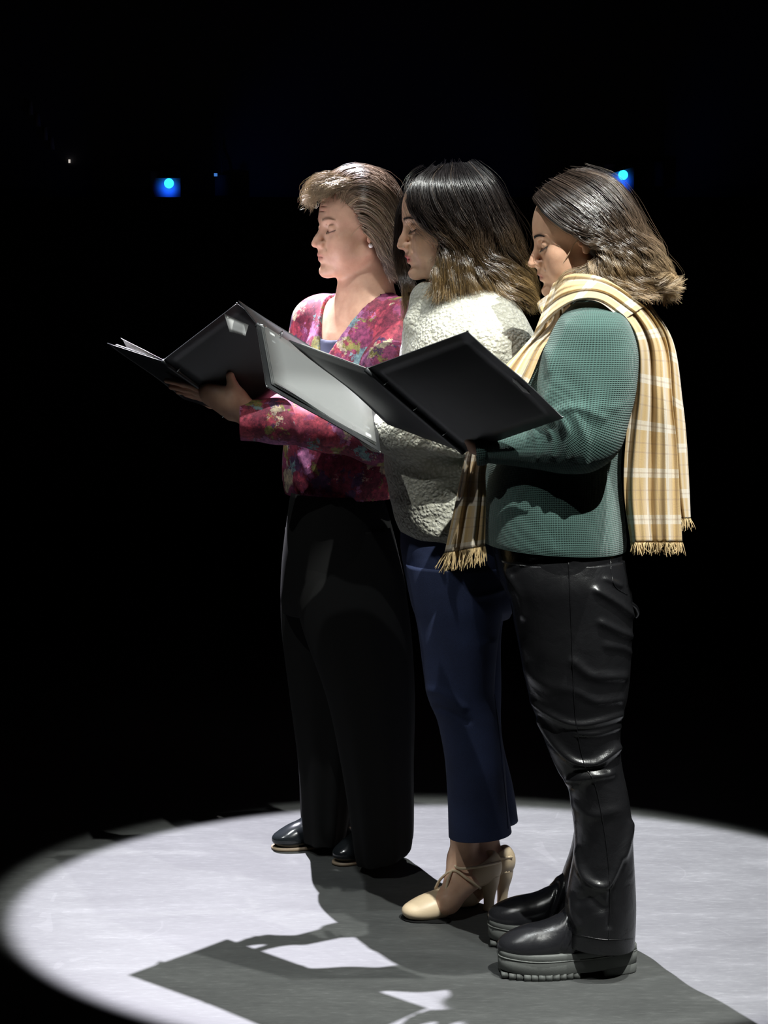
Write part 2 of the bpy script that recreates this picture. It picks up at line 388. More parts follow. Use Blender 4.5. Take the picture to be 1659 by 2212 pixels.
def floral_mat():
    m, nt, b = newmat('floral_print_jersey'); tc = nd(nt, 'ShaderNodeTexCoord')
    nz = nd(nt, 'ShaderNodeTexNoise', i_Scale=20.0, i_Detail=6.0, i_Roughness=0.75); lk(nt, tc.outputs['Object'], nz.inputs['Vector'])
    w = mix(nt, 0.13, tc.outputs['Object'], nz.outputs['Color'], 'ADD')
    v = nd(nt, 'ShaderNodeTexVoronoi', i_Scale=30.0); lk(nt, w, v.inputs['Vector'])
    sp = nd(nt, 'ShaderNodeSeparateColor'); lk(nt, v.outputs['Color'], sp.inputs[0])
    base = ramp(nt, [(0.0, (0.16, 0.02, 0.045)), (0.25, (0.20, 0.035, 0.10)), (0.42, (0.07, 0.03, 0.09)), (0.52, (0.30, 0.04, 0.07)), (0.66, (0.30, 0.11, 0.24)), (0.76, (0.14, 0.24, 0.26)), (0.82, (0.40, 0.34, 0.24)), (0.87, (0.18, 0.17, 0.05)), (0.93, (0.18, 0.02, 0.05))], 'CONSTANT')
    lk(nt, sp.outputs[0], base.inputs[0])
    n2 = nd(nt, 'ShaderNodeTexNoise', i_Scale=75.0, i_Detail=5.0, i_Roughness=0.75); lk(nt, tc.outputs['Object'], n2.inputs['Vector'])
    r2 = ramp(nt, [(0.35, (0.45, 0.35, 0.5)), (0.5, (1, 1, 1)), (0.66, (1.9, 1.7, 1.6))]); lk(nt, n2.outputs['Fac'], r2.inputs[0])
    c = mix(nt, 1.0, base.outputs[0], r2.outputs[0], 'MULTIPLY'); lk(nt, c, b.inputs['Base Color']); b.inputs['Roughness'].default_value = 0.75
    return m
def denim_mat():
    m, nt, b = newmat('dark_blue_denim'); tc = nd(nt, 'ShaderNodeTexCoord')
    n2 = nd(nt, 'ShaderNodeTexNoise', i_Scale=700.0, i_Detail=2.0); lk(nt, tc.outputs['Object'], n2.inputs['Vector'])
    n1 = nd(nt, 'ShaderNodeTexNoise', i_Scale=9.0, i_Detail=3.0); lk(nt, tc.outputs['Object'], n1.inputs['Vector'])
    f = math_(nt, 'ADD', math_(nt, 'MULTIPLY', n2.outputs['Fac'], 0.5), math_(nt, 'MULTIPLY', n1.outputs['Fac'], 0.5))
    r = ramp(nt, [(0.35, (0.009, 0.015, 0.048)), (0.65, (0.024, 0.038, 0.105))]); lk(nt, f, r.inputs[0]); lk(nt, r.outputs[0], b.inputs['Base Color'])
    b.inputs['Roughness'].default_value = 0.85
    bp = nd(nt, 'ShaderNodeBump', i_Strength=0.3, i_Distance=0.001); lk(nt, n2.outputs['Fac'], bp.inputs['Height']); lk(nt, bp.outputs[0], b.inputs['Normal'])
    return m
def leather_mat(name, rough, c=(0.012, 0.012, 0.014), st=0.5):
    m, nt, b = newmat(name); tc = nd(nt, 'ShaderNodeTexCoord')
    b.inputs['Base Color'].default_value = (*c, 1); b.inputs['Specular IOR Level'].default_value = 0.5
    n1 = nd(nt, 'ShaderNodeTexNoise', i_Scale=22.0, i_Detail=4.0, i_Distortion=0.6); lk(nt, tc.outputs['Object'], n1.inputs['Vector'])
    v = nd(nt, 'ShaderNodeTexVoronoi', i_Scale=650.0); lk(nt, tc.outputs['Object'], v.inputs['Vector'])
    h = math_(nt, 'ADD', n1.outputs['Fac'], math_(nt, 'MULTIPLY', v.outputs['Distance'], 0.05))
    bp = nd(nt, 'ShaderNodeBump', i_Strength=st, i_Distance=0.006); lk(nt, h, bp.inputs['Height']); lk(nt, bp.outputs[0], b.inputs['Normal'])
    r = ramp(nt, [(0.3, (rough*0.85,)*3), (0.7, (rough*1.25,)*3)]); lk(nt, n1.outputs['Fac'], r.inputs[0]); lk(nt, r.outputs[0], b.inputs['Roughness'])
    return m
M_FLOOR = floor_mat()
M_BLACK = simple('black_drape', (0.012, 0.013, 0.016), 0.95)
M_WALL = simple('dark_blue_grey_wall', (0.06, 0.062, 0.07), 0.9, bump=(6, 0.2, 0.01))
M_SKIN = skin_mat('skin', None, None)
M_HAIR = hair_mat('hair_fibre'); M_HAIR_D = hair_mat('glossy_dark_hair', 0.28, 0.8)
M_KNIT = knit_mat('green_waffle_knit', (0.046, 0.108, 0.092))
M_RIB = knit_mat('green_rib_knit', (0.046, 0.108, 0.092), 0.0042)
M_SHERPA = sherpa_mat(); M_PLAID = plaid_mat(); M_FLORAL = floral_mat(); M_DENIM = denim_mat()
M_LEATHER = leather_mat('black_faux_leather', 0.27, (0.008, 0.008, 0.009), 0.35)
M_BOOT = leather_mat('black_boot_leather', 0.24, (0.012, 0.012, 0.014), 0.25)
M_SOLE = simple('dark_grey_rubber', (0.085, 0.09, 0.085), 0.75, bump=(300, 0.2, 0.001))
M_CREPE = simple('black_crepe', (0.006, 0.006, 0.006), 0.9, bump=(500, 0.2, 0.001), spec=0.18)
M_PATENT = simple('black_patent_leather', (0.01, 0.012, 0.014), 0.16, spec=0.7)
M_CREAM = simple('cream_shoe_leather', (0.66, 0.52, 0.35), 0.45, bump=(200, 0.1, 0.001))
M_CAMI = simple('navy_cotton', (0.03, 0.035, 0.07), 0.85)
M_FOLD = simple('black_vinyl', (0.026, 0.028, 0.030), 0.42, bump=(35, 0.12, 0.004))
M_FOLDG = simple('grey_vinyl', (0.15, 0.155, 0.155), 0.4, bump=(30, 0.12, 0.004))
M_PAPER = simple('white_paper', (0.85, 0.85, 0.83), 0.6)
M_CHROME = simple('chrome', (0.75, 0.76, 0.78), 0.18, metal=1)
M_PEARL = simple('pearl', (0.85, 0.84, 0.8), 0.2, coat=0.5)
M_WIRE = simple('beige_wire', (0.55, 0.38, 0.25), 0.5)
M_EYE = simple('eye_white', (0.55, 0.5, 0.48), 0.25)
M_LASH = simple('dark_lash', (0.02, 0.014, 0.012), 0.7)
M_FRINGE = simple('tan_wool_fringe', (0.62, 0.46, 0.24), 0.9)

# ------------------------------------------------------------------ the setting
def slab(name, lo, hi, mat, kind='structure'):
    lo, hi = np.array(lo, float), np.array(hi, float); d = hi-lo
    V, Fq = box_verts(lo, (d[0], 0, 0), (0, d[1], 0), (0, 0, d[2]))
    o = mk(name, V, Fq, mat, smooth=False); o['kind'] = kind; return o
slab('floor', (-7, -3, -0.1), (7, 14, 0), M_FLOOR)
slab('wall_back', (-7, 13.0, 0), (7, 13.2, 8), M_WALL)
slab('wall_left', (-7.2, -3, 0), (-7, 13.2, 8), M_BLACK)
slab('wall_right', (7, -3, 0), (7.2, 13.2, 8), M_BLACK)
slab('wall_front', (-7, -3.2, 0), (7, -3, 8), M_BLACK)
slab('ceiling', (-7.2, -3.2, 8), (7.2, 13.2, 8.1), M_BLACK)
# black masking flat across the back of the stage; the working lights glow above and behind it
zt = P(829, 426, 12.0)[2]
slab('wall_masking', (-7, 12.0, 0), (7, 12.06, zt), M_BLACK)
# ------------------------------------------------------------------ people: head sculpt, hair strands
def head_ops(s, H, nose=1.0, jaw=1.0, cheek=0.0, chin=0.0, lines=0):
    k = H.k; E = lambda c, r, kk=1.2, op='u': s.ell(H.w(c), np.array(r)*k, H.R, kk*k, op)
    C = lambda a, b, ra, rb, kk=1.0, op='u': s.cone(H.w(a), H.w(b), ra*k, rb*k, kk*k, op)
    E((-1.3, 0, 3.4), (9.2, 7.3, 8.1)); E((2.6, 0, 1.2), (5.7, 6.2, 8.6), 2.5)
    E((2.6, 0, -5.6), (5.6*jaw, 5.2*jaw, 4.8), 2.5)
    for g in (1, -1):
        C((-0.6, 5.3*g*jaw, -5.0), (6.0, 2.0*g, -9.3), 1.5, 1.5, 2.0)                # jaw line
        E((4.9, 4.2*g, -2.4), (2.2, 2.1, 1.9), 2.0)                                # cheek bone
        E((5.0, 3.5*g, -5.0), (2.4+cheek, 2.2+cheek, 2.8), 2.0)                  # cheek
    for g in (1, -1):
        E((8.5, 3.2*g, 0.2), (1.9, 2.0, 1.45), 1.3, 's')                           # eye socket
        C((7.35, 1.2*g, 1.75), (5.9, 4.4*g, 1.75), 0.85, 0.6, 1.3)                 # brow ridge
    for g in (1, -1):
        E((6.55, 3.15*g, 0.1), (1.36, 1.5, 1.30), 0.35)                            # closed upper lid over the eye
        C((7.5, 1.7*g, -1.55), (6.2, 4.3*g, -1.1), 0.35, 0.3, 0.9)
        for a, b in (((7.45, 1.75*g, -0.45), (7.98, 2.7*g, -0.80)), ((7.98, 2.7*g, -0.80), (7.7, 3.7*g, -0.70)), ((7.7, 3.7*g, -0.70), (6.7, 4.6*g, -0.25))):
            C(a, b, 0.10, 0.10, 0.18, 's')                                       # lid crease / lash line
    # nose
    C((7.7, 0, 0.9), (9.35+0.2*nose, 0, -2.3), 0.62, 0.72, 1.0); C((9.3, 0, -2.2), (9.75+0.45*nose, 0, -3.35), 0.75, 0.86, 0.7)
    for g in (1, -1):
        E((8.75, 1.15*g, -3.65), (1.0, 0.68, 0.72), 0.55); C((9.6, 0.42*g, -4.25), (9.0, 0.62*g, -4.15), 0.22, 0.26, 0.25, 's')
    C((9.1, 0, -3.9), (8.3, 0, -4.9), 0.62, 0.6, 0.7)
    # mouth
    m_ = 0.42; E((6.5+m_, 0, -6.1), (2.15, 2.7, 2.1), 1.4)
    L = [(-2.35, 7.05, -6.05), (-1.2, 8.15, -5.75), (0, 8.55, -5.62), (1.2, 8.15, -5.75), (2.35, 7.05, -6.05)]
    for a, b in zip(L[:-1], L[1:]): C((a[1]+m_, a[0], a[2]-0.15), (b[1]+m_, b[0], b[2]-0.15), 0.38 if a[0] else 0.45, 0.38, 0.45)
    L2 = [(-2.1, 6.95, -6.35), (-1.1, 7.95, -6.80), (0, 8.25, -6.95), (1.1, 7.95, -6.80), (2.1, 6.95, -6.35)]
    for a, b in zip(L2[:-1], L2[1:]): C((a[1]+m_, a[0], a[2]-0.2), (b[1]+m_, b[0], b[2]-0.2), 0.44, 0.44, 0.45)
    L3 = [(-2.6, 6.95, -6.30), (-1.2, 8.35, -6.18), (0, 8.95, -6.12), (1.2, 8.35, -6.18), (2.6, 6.95, -6.30)]
    for a, b in zip(L3[:-1], L3[1:]): C((a[1]+m_, a[0], a[2]-0.18), (b[1]+m_, b[0], b[2]-0.18), 0.12, 0.12, 0.22, 's')
    E((7.6+chin, 0, -9.65), (1.75, 2.0, 1.6), 1.3); C((9.2, -1, -8.2), (9.2, 1, -8.2), 0.45, 0.45, 0.8, 's')
    for g in (1, -1):
        C((8.5, 1.9*g, -3.9), (7.0, 3.1*g, -6.4), 0.10, 0.14, 0.8, 's')              # fold from nose to mouth corner
        C((7.75, 1.9*g, 0.95), (7.35, 3.9*g, 0.95), 0.10, 0.10, 0.45, 's')           # upper lid crease
        for q in range(int(lines)): C((7.3, 2.0*g+0.3*q, -1.75-0.35*q), (6.2, 4.3*g, -1.3-0.5*q), 0.08, 0.06, 0.3, 's')
    for q in range(int(lines)): C((8.35-0.25*q, -2.6, 4.0+1.1*q), (8.35-0.25*q, 2.6, 4.0+1.1*q), 0.10, 0.10, 0.3, 's')
    # ears
    for g in (1, -1):
        ang = 0.35
        E((-1.1, 7.15*g, -0.2), (1.55, 0.62, 2.7), 0.4); E((-0.75, 7.75*g, -0.2), (0.8, 0.6, 1.5), 0.35, 's'); E((-0.7, 7.1*g, -2.6), (0.85, 0.5, 0.9), 0.4)
        C((0.5, 7.05*g, -0.7), (0.35, 7.2*g, -1.3), 0.4, 0.35, 0.3)
def skin_colour(V, H, base, lip, blush=0.10, brow_c=(0.12, 0.07, 0.045), brow_w=0.6):
    L = H.loc(V); f, s_, u = L[:, 0], L[:, 1], L[:, 2]; c = np.tile(np.array(base), (len(V), 1)).astype(float)
    bl = np.exp(-(((f-5.5)/3)**2+((np.abs(s_)-4.4)/2)**2+((u+3.6)/2.2)**2))*blush
    no = np.exp(-(((f-9.8)/1.3)**2+(s_/1.6)**2+((u+3.4)/1.4)**2))*blush*0.9
    ear = np.exp(-(((f+1)/2)**2+((np.abs(s_)-7.3)/1)**2+((u+0.5)/3)**2))*blush*0.8
    w = (bl+no+ear)[:, None]; c = c*(1-w)+np.array([0.62, 0.16, 0.12])*w*1.0
    lipm = np.clip(1-np.maximum(np.abs(s_)/2.35, 0)**2.5, 0, 1)*np.clip(1-np.abs((u+6.40)/(0.98-0.09*np.abs(s_)**1.4))**4, 0, 1)*(f > 6.6)
    c = c*(1-0.85*lipm[:, None])+np.array(lip)*0.85*lipm[:, None]
    t = (np.abs(s_)-1.3)/3.6; uc = 1.95+0.65*np.sin(np.clip(t, 0, 1)*2.2)-0.5*t
    bm = np.exp(-((u-uc)/(0.30*(1.15-0.6*np.clip(t, 0, 1))))**4)*(t > -0.02)*(t < 1)*(f > 3)*brow_w
    c = c*(1-bm[:, None])+np.array(brow_c)*bm[:, None]
    ll = np.exp(-(((u+0.72-0.03*(np.abs(s_)-2.7)**2)/0.22)**2))*(np.abs(s_) > 1.8)*(np.abs(s_) < 4.5)*(f > 5.5)*0.5
    c = c*(1-ll[:, None])+np.array([0.16, 0.08, 0.06])*ll[:, None]
    return c
def strands(guides, n, K, lockr, thick, tip, cols, locks=90, wave=(0.0, 4.0), frizz=0.0015, lenj=(0.75, 1.0), r=0.00055, depth=0.006, jitt=0.0, seed=1, base=True, cdev=0.2, streak=None):
    """hair: guide rows (G,K,3) -> clumped strand tubes + inner sheet. cols = [(t, rgb), ...] root to tip"""
    rg = np.random.default_rng(seed); G = np.array([arc(g, K) for g in guides]); ng = len(G)
    cen = G.mean(axis=(0, 1))
    Gd = cr(G.reshape(ng, -1), 8*ng).reshape(-1, K, 3); m = len(Gd)
    lt = np.sort(rg.uniform(0, m-1.001, locks)); li = lt.astype(int); lf = (lt-li)[:, None, None]
    Lp = Gd[li]*(1-lf)+Gd[li+1]*lf
    tan = np.gradient(Lp, axis=1); tan /= np.linalg.norm(tan, axis=2)[..., None]+1e-9
    side = np.gradient(Gd, axis=0); side = side[li]; side -= (side*tan).sum(-1)[..., None]*tan; side /= np.linalg.norm(side, axis=2)[..., None]+1e-9
    nor = np.cross(tan, side); out = Lp-cen; sg = np.sign((nor*out).sum(-1).sum(-1))[:, None, None]; nor = nor*sg
    T = np.linspace(0, 1, K)[None]
    ph = rg.uniform(0, 6.28, (locks, 1)); fr = wave[1]*rg.uniform(0.8, 1.2, (locks, 1)); amp = wave[0]*rg.uniform(0.6, 1.3, (locks, 1))
    ramp_ = np.clip((T-0.3)/0.5, 0, 1)**1.2
    Lw = Lp+side*(amp*ramp_*np.sin(fr*2*math.pi*T+ph))[..., None]+nor*(amp*ramp_*np.cos(fr*2*math.pi*T+ph)+rg.uniform(-0.3, 1, (locks, 1))*depth)[..., None]
    k = rg.integers(0, locks, n); cr_ = np.sqrt(rg.uniform(0, 1, n)); ca = rg.uniform(0, 6.28, n)
    spread = (lockr*(1-T)+tip*T)
    S = Lw[k]+side[k]*(cr_*np.cos(ca))[:, None, None]*spread[..., None]+nor[k]*(cr_*np.sin(ca)*0.6)[:, None, None]*spread[..., None]*thick
    fz = rg.normal(0, 1, (n, 5, 3)); tt = np.linspace(0, 4, K); i0 = np.minimum(tt.astype(int), 3); ff = (tt-i0)[None, :, None]
    S = S+(fz[:, i0]*(1-ff)+fz[:, i0+1]*ff)*frizz*np.clip(T*2, 0.15, 1)[..., None]
    # shorten some strands
    Lj = rg.uniform(*lenj, n)[:, None]*np.linspace(0, 1, K)[None]*(K-1); a = np.minimum(Lj.astype(int), K-2); f = (Lj-a)[..., None]
    ii = np.arange(n)[:, None]; S = S[ii, a]*(1-f)+S[ii, a+1]*f
    tl = Lj/(K-1)
    R = r*(1-0.75*np.linspace(0, 1, K)[None]**3)*rg.uniform(0.7, 1.3, (n, 1))
    t_ = np.gradient(S, axis=1); t_ /= np.linalg.norm(t_, axis=2)[..., None]+1e-9
    a_ = np.cross(t_, nor[k]); a_ /= np.linalg.norm(a_, axis=2)[..., None]+1e-9; b_ = np.cross(t_, a_)
    V = np.empty((n, K, 3, 3))
    for q, an in enumerate((0, 2.094, 4.189)): V[:, :, q] = S+R[..., None]*(math.cos(an)*a_+math.sin(an)*b_)
    bi = (np.arange(n)[:, None, None]*K+np.arange(K-1)[None, :, None])*3; q = np.arange(3)[None, None]; q2 = (q+1) % 3
    Fq = np.stack([bi+q, bi+q2, bi+3+q2, bi+3+q], -1).reshape(-1, 4)
    tp = [c[0] for c in cols]; cc = np.array([c[1] for c in cols])
    C = np.stack([np.interp(tl, tp, cc[:, i]) for i in range(3)], -1)
    vary = np.exp(rg.normal(0, cdev, (n, 1, 1))+rg.normal(0, cdev*0.8, locks)[k][:, None, None])
    C = C*vary
    if streak is not None:
        mk_ = (rg.uniform(0, 1, n) < streak[0])[:, None, None]; C = np.where(mk_, np.array(streak[1])[None, None], C)
    C = np.repeat(C[:, :, None], 3, 2).reshape(-1, 3)
    parts = [(V.reshape(-1, 3), Fq, C)]
    if base:
        B = Gd+(cen-Gd)/np.linalg.norm(cen-Gd, axis=2)[..., None]*0.004
        nn = SN(seed, 90)(B.reshape(-1, 3)).reshape(m, K, 1); B = B+(cen-B)/np.linalg.norm(cen-B, axis=2)[..., None]*0.0015*nn
        cb = np.stack([np.interp(np.linspace(0, 1, K), tp, cc[:, i]) for i in range(3)], -1)*0.7
        i = np.arange(m-1)[:, None]*K; j = np.arange(K-1)[None]
        kk = K-2
        Fb = np.stack([i+j, i+j+1, i+K+j+1, i+K+j], -1)[:, :kk].reshape(-1, 4)
        parts.append((B.reshape(-1, 3), Fb, np.tile(cb[None], (m, 1, 1)).reshape(-1, 3)))
    return merge(parts)
def guides_px(rows, Yc):
    return [np.array([P(x, y, Yc+d) for x, y, d in r]) for r in rows]
def brow(H, g, n=60, r=0.00035, L=0.9):
    rg = np.random.default_rng(3); out = []; Lv = H.loc(V); Lv = Lv[(Lv[:, 0] > 4) & (Lv[:, 2] > 0.5) & (Lv[:, 2] < 4)]
    def surf(p):
        m = (np.abs(Lv[:, 1]-p[1]) < 0.3) & (np.abs(Lv[:, 2]-p[2]) < 0.3); return H.w((Lv[m, 0].max()+0.06 if m.any() else p[0], p[1], p[2]))
    for _ in range(n):
        t = rg.uniform(0, 1); s0 = 1.3+3.3*t; f0 = 8.15-0.25*t-1.75*t**2.2; u0 = 1.95+0.65*math.sin(t*2.2)-0.5*t+rg.uniform(-0.28, 0.28)*(1-0.6*t)
        a = surf((f0, s0*g, u0)); b = surf((f0-0.5*L*0.5, (s0+0.6*L)*g, u0+0.22*(1-t)-0.05)); m_ = (a+b)/2+(H.R[0]*0.0006)
        out.append(tubemesh(cr([a, m_, b], 4), [r, r, r*0.8, r*0.3], 3, False))
    Vv, Fs, _ = merge(out); return Vv, Fs
def lash(H, g, r=0.0006):
    pts = [H.w(p) for p in ((7.62, 1.75*g, -0.50), (8.12, 2.7*g, -0.86), (7.85, 3.7*g, -0.76), (6.8, 4.65*g, -0.28))]
    parts = [tubemesh(arc(pts, 12), r, 5)]; base = arc(pts, 24)
    for i, p in enumerate(base[2:]):
        q = p+H.R[0]*0.0035-H.R[2]*0.0035+H.R[1]*g*0.0008*i/8; parts.append(tubemesh([p, (p+q)/2-H.R[2]*0.0006, q], [0.00028, 0.00022, 0.0001], 3, False))
    V, Fs, _ = merge(parts); return V, Fs
def hand_ops(s, W, d, n, t, size=1.0, curl=(0.35, 0.5, 0.4), thumb=(0.55, 0.55), spread=0.12, kk=0.004):
    """W wrist, d direction of fingers, n palm normal (palm side), t thumb side"""
    W, d, n, t = [np.asarray(q, float) for q in (W, d, n, t)]; d /= np.linalg.norm(d); n -= (n@d)*d; n /= np.linalg.norm(n); t = t-(t@d)*d-(t@n)*n; t /= np.linalg.norm(t)
    z = size
    for a, r in ((0.020, .0125), (0.007, .0135), (-0.007, .013), (-0.020, .0115)):
        s.cone(W+t*a*0.6*z, W+d*0.078*z+t*a*1.15*z, .013*z, r*0.85*z, 0.012)
    lens = [(.040, .024, .020), (.044, .028, .021), (.041, .026, .020), (.032, .019, .018)]
    for i, (off, ls) in enumerate(zip((0.026, 0.009, -0.008, -0.024), lens)):
        p = W+d*(0.082-0.004*abs(i-1))*z+t*off*z; ang = 0; dd = d+t*spread*(1.2-i*0.8)
        rad = [.0088, .0080, .0072, .0060]
        for j, l in enumerate(ls):
            ang += curl[j]; v = dd*math.cos(ang)+n*math.sin(ang); v /= np.linalg.norm(v); q = p+v*l*z
            s.cone(p, q, rad[j]*z*(0.9 if i == 3 else 1), rad[j+1]*z*(0.9 if i == 3 else 1), kk if j else 0.007); p = q
    p = W+d*0.02*z+t*0.018*z; v = d*math.cos(thumb[0])+t*math.sin(thumb[0])+n*0.25; v /= np.linalg.norm(v); q = p+v*0.042*z; s.cone(p, q, .0145*z, .0105*z, 0.012)
    v2 = v+n*0.3+d*0.1; v2 /= np.linalg.norm(v2); q2 = q+v2*0.030*z; s.cone(q, q2, .0105*z, .0092*z, kk); v3 = v2+n*thumb[1]*0.4; v3 /= np.linalg.norm(v3); s.cone(q2, q2+v3*0.022*z, .0092*z, .0075*z, kk)
def body_base(s, Yc, x0, ztop, hip, yaw=0, w=0.165, chest=0.095):
    """torso core: x0 = spine x at (pelvis, waist, chest, neck)"""
    y = math.radians(yaw); R = np.stack([[math.cos(y), math.sin(y), 0], [-math.sin(y), math.cos(y), 0], [0, 0, 1.0]])
    xp, xw, xc, xn = x0
    s.ell((xp, Yc, hip), (0.095, 0.14, 0.13), R, 0.05); s.ell((xw, Yc, hip+0.2), (0.085, 0.12, 0.16), R, 0.06)
    s.ell((xc, Yc, ztop-0.17), (chest, w*0.9, 0.17), R, 0.06)
# ------------------------------------------------------------------ person in green sweater, plaid scarf, leather trousers (nearest)
YC = 4.52
pc = tag(empty('person', P(1240, 2100, 4.44)*np.array([1, 1, 0])), 'person in a green waffle-knit sweater, tan plaid scarf and black leather trousers, nearest', 'person', 'people reading on stage')
def world_loc_of(o): return o.location
k_c = 1.0
RR = Frame((0, 0, 0), yaw=4, pitch=12, scale=0.0096)
HC = Frame(P(1144, 571, YC)-0.0096*(np.array([10.7, 0, -3.4])@RR.R), yaw=4, pitch=12, scale=0.0096)
s = SDF()
body_base(s, YC, (0.36, 0.36, 0.37, 0.36), P(0, 690, YC)[2], P(0, 1240, YC)[2], w=0.17)
nk = P(1290, 660, YC)
s.cone(HC.w((-2.2, 0, -4)), nk, 0.05, 0.056, 0.03); s.cone(nk, P(1280, 760, YC), 0.056, 0.08, 0.05)
shC, elC, wrC = P(1282, 735, YC-0.165), P(1245, 930, YC-0.205), P(1050, 968, YC-0.125)
s.chain([shC, elC, wrC], [0.045, 0.03, 0.022], 0.03)
shF, elF, wrF = P(1260, 735, YC+0.165), P(1240, 940, YC+0.20), P(1010, 900, YC+0.13)
s.chain([shF, elF, wrF], [0.05, 0.036, 0.023], 0.03)
for dy, top, kn, an in ((-0.085, (1225, 1290), (1278, 1640), (1300, 2020)), (0.085, (1225, 1290), (1288, 1640), (1275, 1975))):
    s.chain([P(*top, YC+dy), P(*kn, YC+dy), P(*an, YC+dy)], [0.075, 0.038, 0.030], 0.04)
    a = P(*an, YC+dy); s.cone(a, a+np.array([-0.09, 0, -0.055]), 0.03, 0.02, 0.02)
hand_ops(s, wrC+np.array([-0.01, 0.0, 0.0]), (-0.8, 0.45, 0.5), (0.5, 0.4, 0.7), (0.2, 1, 0.2), 0.88)
hand_ops(s, wrF+np.array([-0.01, 0.0, 0.0]), (-1, -0.1, 0.10), (0.1, -0.5, 1), (0.2, -1, 0.2), 0.92)
head_ops(s, HC, nose=1.0, jaw=0.97, cheek=0.15)
hz = HC.w((0, 0, -12))[2]
ax = axis(-0.25, 0.62, [(HC.o[0]-0.14, HC.o[0]+0.12), (0.02, 0.24)], 0.0021, 0.007)
ay = axis(YC-0.30, YC+0.30, [(YC-0.12, YC+0.12)], 0.0021, 0.006)
az = axis(0.0, 1.85, [(hz-0.04, hz+0.32), (1.04, 1.20)], 0.0021, 0.008)
V, Q = s.mesh(ax, ay, az)
mk('body', V, Q, M_SKIN, pc, colr=skin_colour(V, HC, (0.70, 0.44, 0.30), (0.50, 0.20, 0.17)))
for g in (1, -1):
    V_, F_ = brow(HC, g, 200, 0.00045); mk('eyebrow', V_, F_, M_LASH, pc)
    V_, F_ = lash(HC, g); mk('eyelashes', V_, F_, M_LASH, pc)
# --- sweater (torso + two sleeves)
nzf = SN(3, 9); nzf2 = SN(4, 30)
def knit_d(V, n, t, th): return 0.0022*nzf(V*np.array([1, 1, 0.7]))+0.0008*nzf2(V)
tors = loft([ring(628, 1225, 1330, YC, 0.07), ring(660, 1208, 1345, YC, 0.13), ring(700, 1185, 1362, YC, 0.16), ring(800, 1125, 1372, YC, 0.165), ring(900, 1090, 1352, YC, 0.155),
             ring(1000, 1056, 1340, YC, 0.158), ring(1100, 1044, 1346, YC, 0.172), ring(1150, 1043, 1351, YC, 0.175, pyr=1160), ring(1166, 1044, 1351, YC, 0.172, pyr=1183)], 110, 120,
            lambda V, n, t, th: knit_d(V, n, t, th)-0.0*t)
def arm_ring(px, py, Y, hx, hy, hd, n=2.1):
    c = P(px, py, Y); a = np.array([hx, 0, -hy]); return np.r_[c, a, [0, hd, 0], n]
FA = [([(1180, 925), (1195, 950), (1190, 985)], 7, 0.005), ([(1215, 905), (1228, 940), (1220, 990)], 7, 0.006), ([(1150, 925), (1160, 960), (1155, 1000)], 6, 0.003), ([(1245, 900), (1265, 950), (1262, 1000)], 9, 0.006),
      ([(1200, 890), (1240, 880), (1300, 900)], 10, 0.004), ([(1185, 760), (1195, 820), (1180, 870)], 12, 0.006), ([(1225, 700), (1200, 760), (1190, 800)], 8, 0.004), ([(1150, 905), (1250, 880), (1330, 880)], 10, 0.002)]
YN = YC-0.175
sl = loft([arm_ring(1272, 654, YN+0.05, 0.028, 0.0, 0.03), arm_ring(1278, 664, YN+0.035, 0.046, 0.0, 0.05), arm_ring(1280, 695, YN+0.012, 0.071, 0.0, 0.066), arm_ring(1276, 760, YN-0.005, 0.094, 0.0, 0.068), arm_ring(1268, 830, YN-0.015, 0.098, 0.005, 0.066),
           arm_ring(1262, 885, YN-0.025, 0.090, 0.018, 0.062), arm_ring(1252, 932, YN-0.03, 0.078, 0.040, 0.057), arm_ring(1228, 956, YN-0.025, 0.052, 0.056, 0.053),
           arm_ring(1195, 965, YN-0.01, 0.026, 0.054, 0.049), arm_ring(1150, 966, YN+0.01, 0.012, 0.044, 0.042), arm_ring(1100, 968, YN+0.03, 0.006, 0.035, 0.034),
           arm_ring(1048, 971, YN+0.05, 0.003, 0.027, 0.029)], 150, 90, lambda V, n, t, th: 0.5*knit_d(V, n, t, th)+ridges(V, FA)*np.clip(-n[:, 1]*1.5+0.3, 0, 1))
YFR = YC+0.145
sf = loft([arm_ring(1260, 690, YFR-0.01, 0.08, 0.0, 0.066), arm_ring(1250, 800, YFR, 0.085, 0.0, 0.066), arm_ring(1225, 900, YFR+0.01, 0.07, 0.03, 0.06), arm_ring(1180, 935, YFR, 0.03, 0.05, 0.05), arm_ring(1100, 925, YFR-0.02, 0.01, 0.04, 0.04), arm_ring(1025, 905, YFR-0.04, 0.0, 0.03, 0.03)], 60, 40)
V, Fs, uv = merge([tors, sl, sf]); sw = mk('sweater', V, Fs, M_KNIT, pc, uv=uv)
cuff = loft([arm_ring(1052, 971, YN+0.049, 0.003, 0.026, 0.028), arm_ring(1047, 971, YN+0.05, 0.003, 0.031, 0.033), arm_ring(1036, 972, YN+0.053, 0.003, 0.032, 0.034), arm_ring(1028, 973, YN+0.055, 0.003, 0.030, 0.031), arm_ring(1028, 973, YN+0.055, 0.002, 0.024, 0.025)], 20, 60)
mk('cuff', cuff[0], cuff[1], M_RIB, sw, uv=cuff[2])
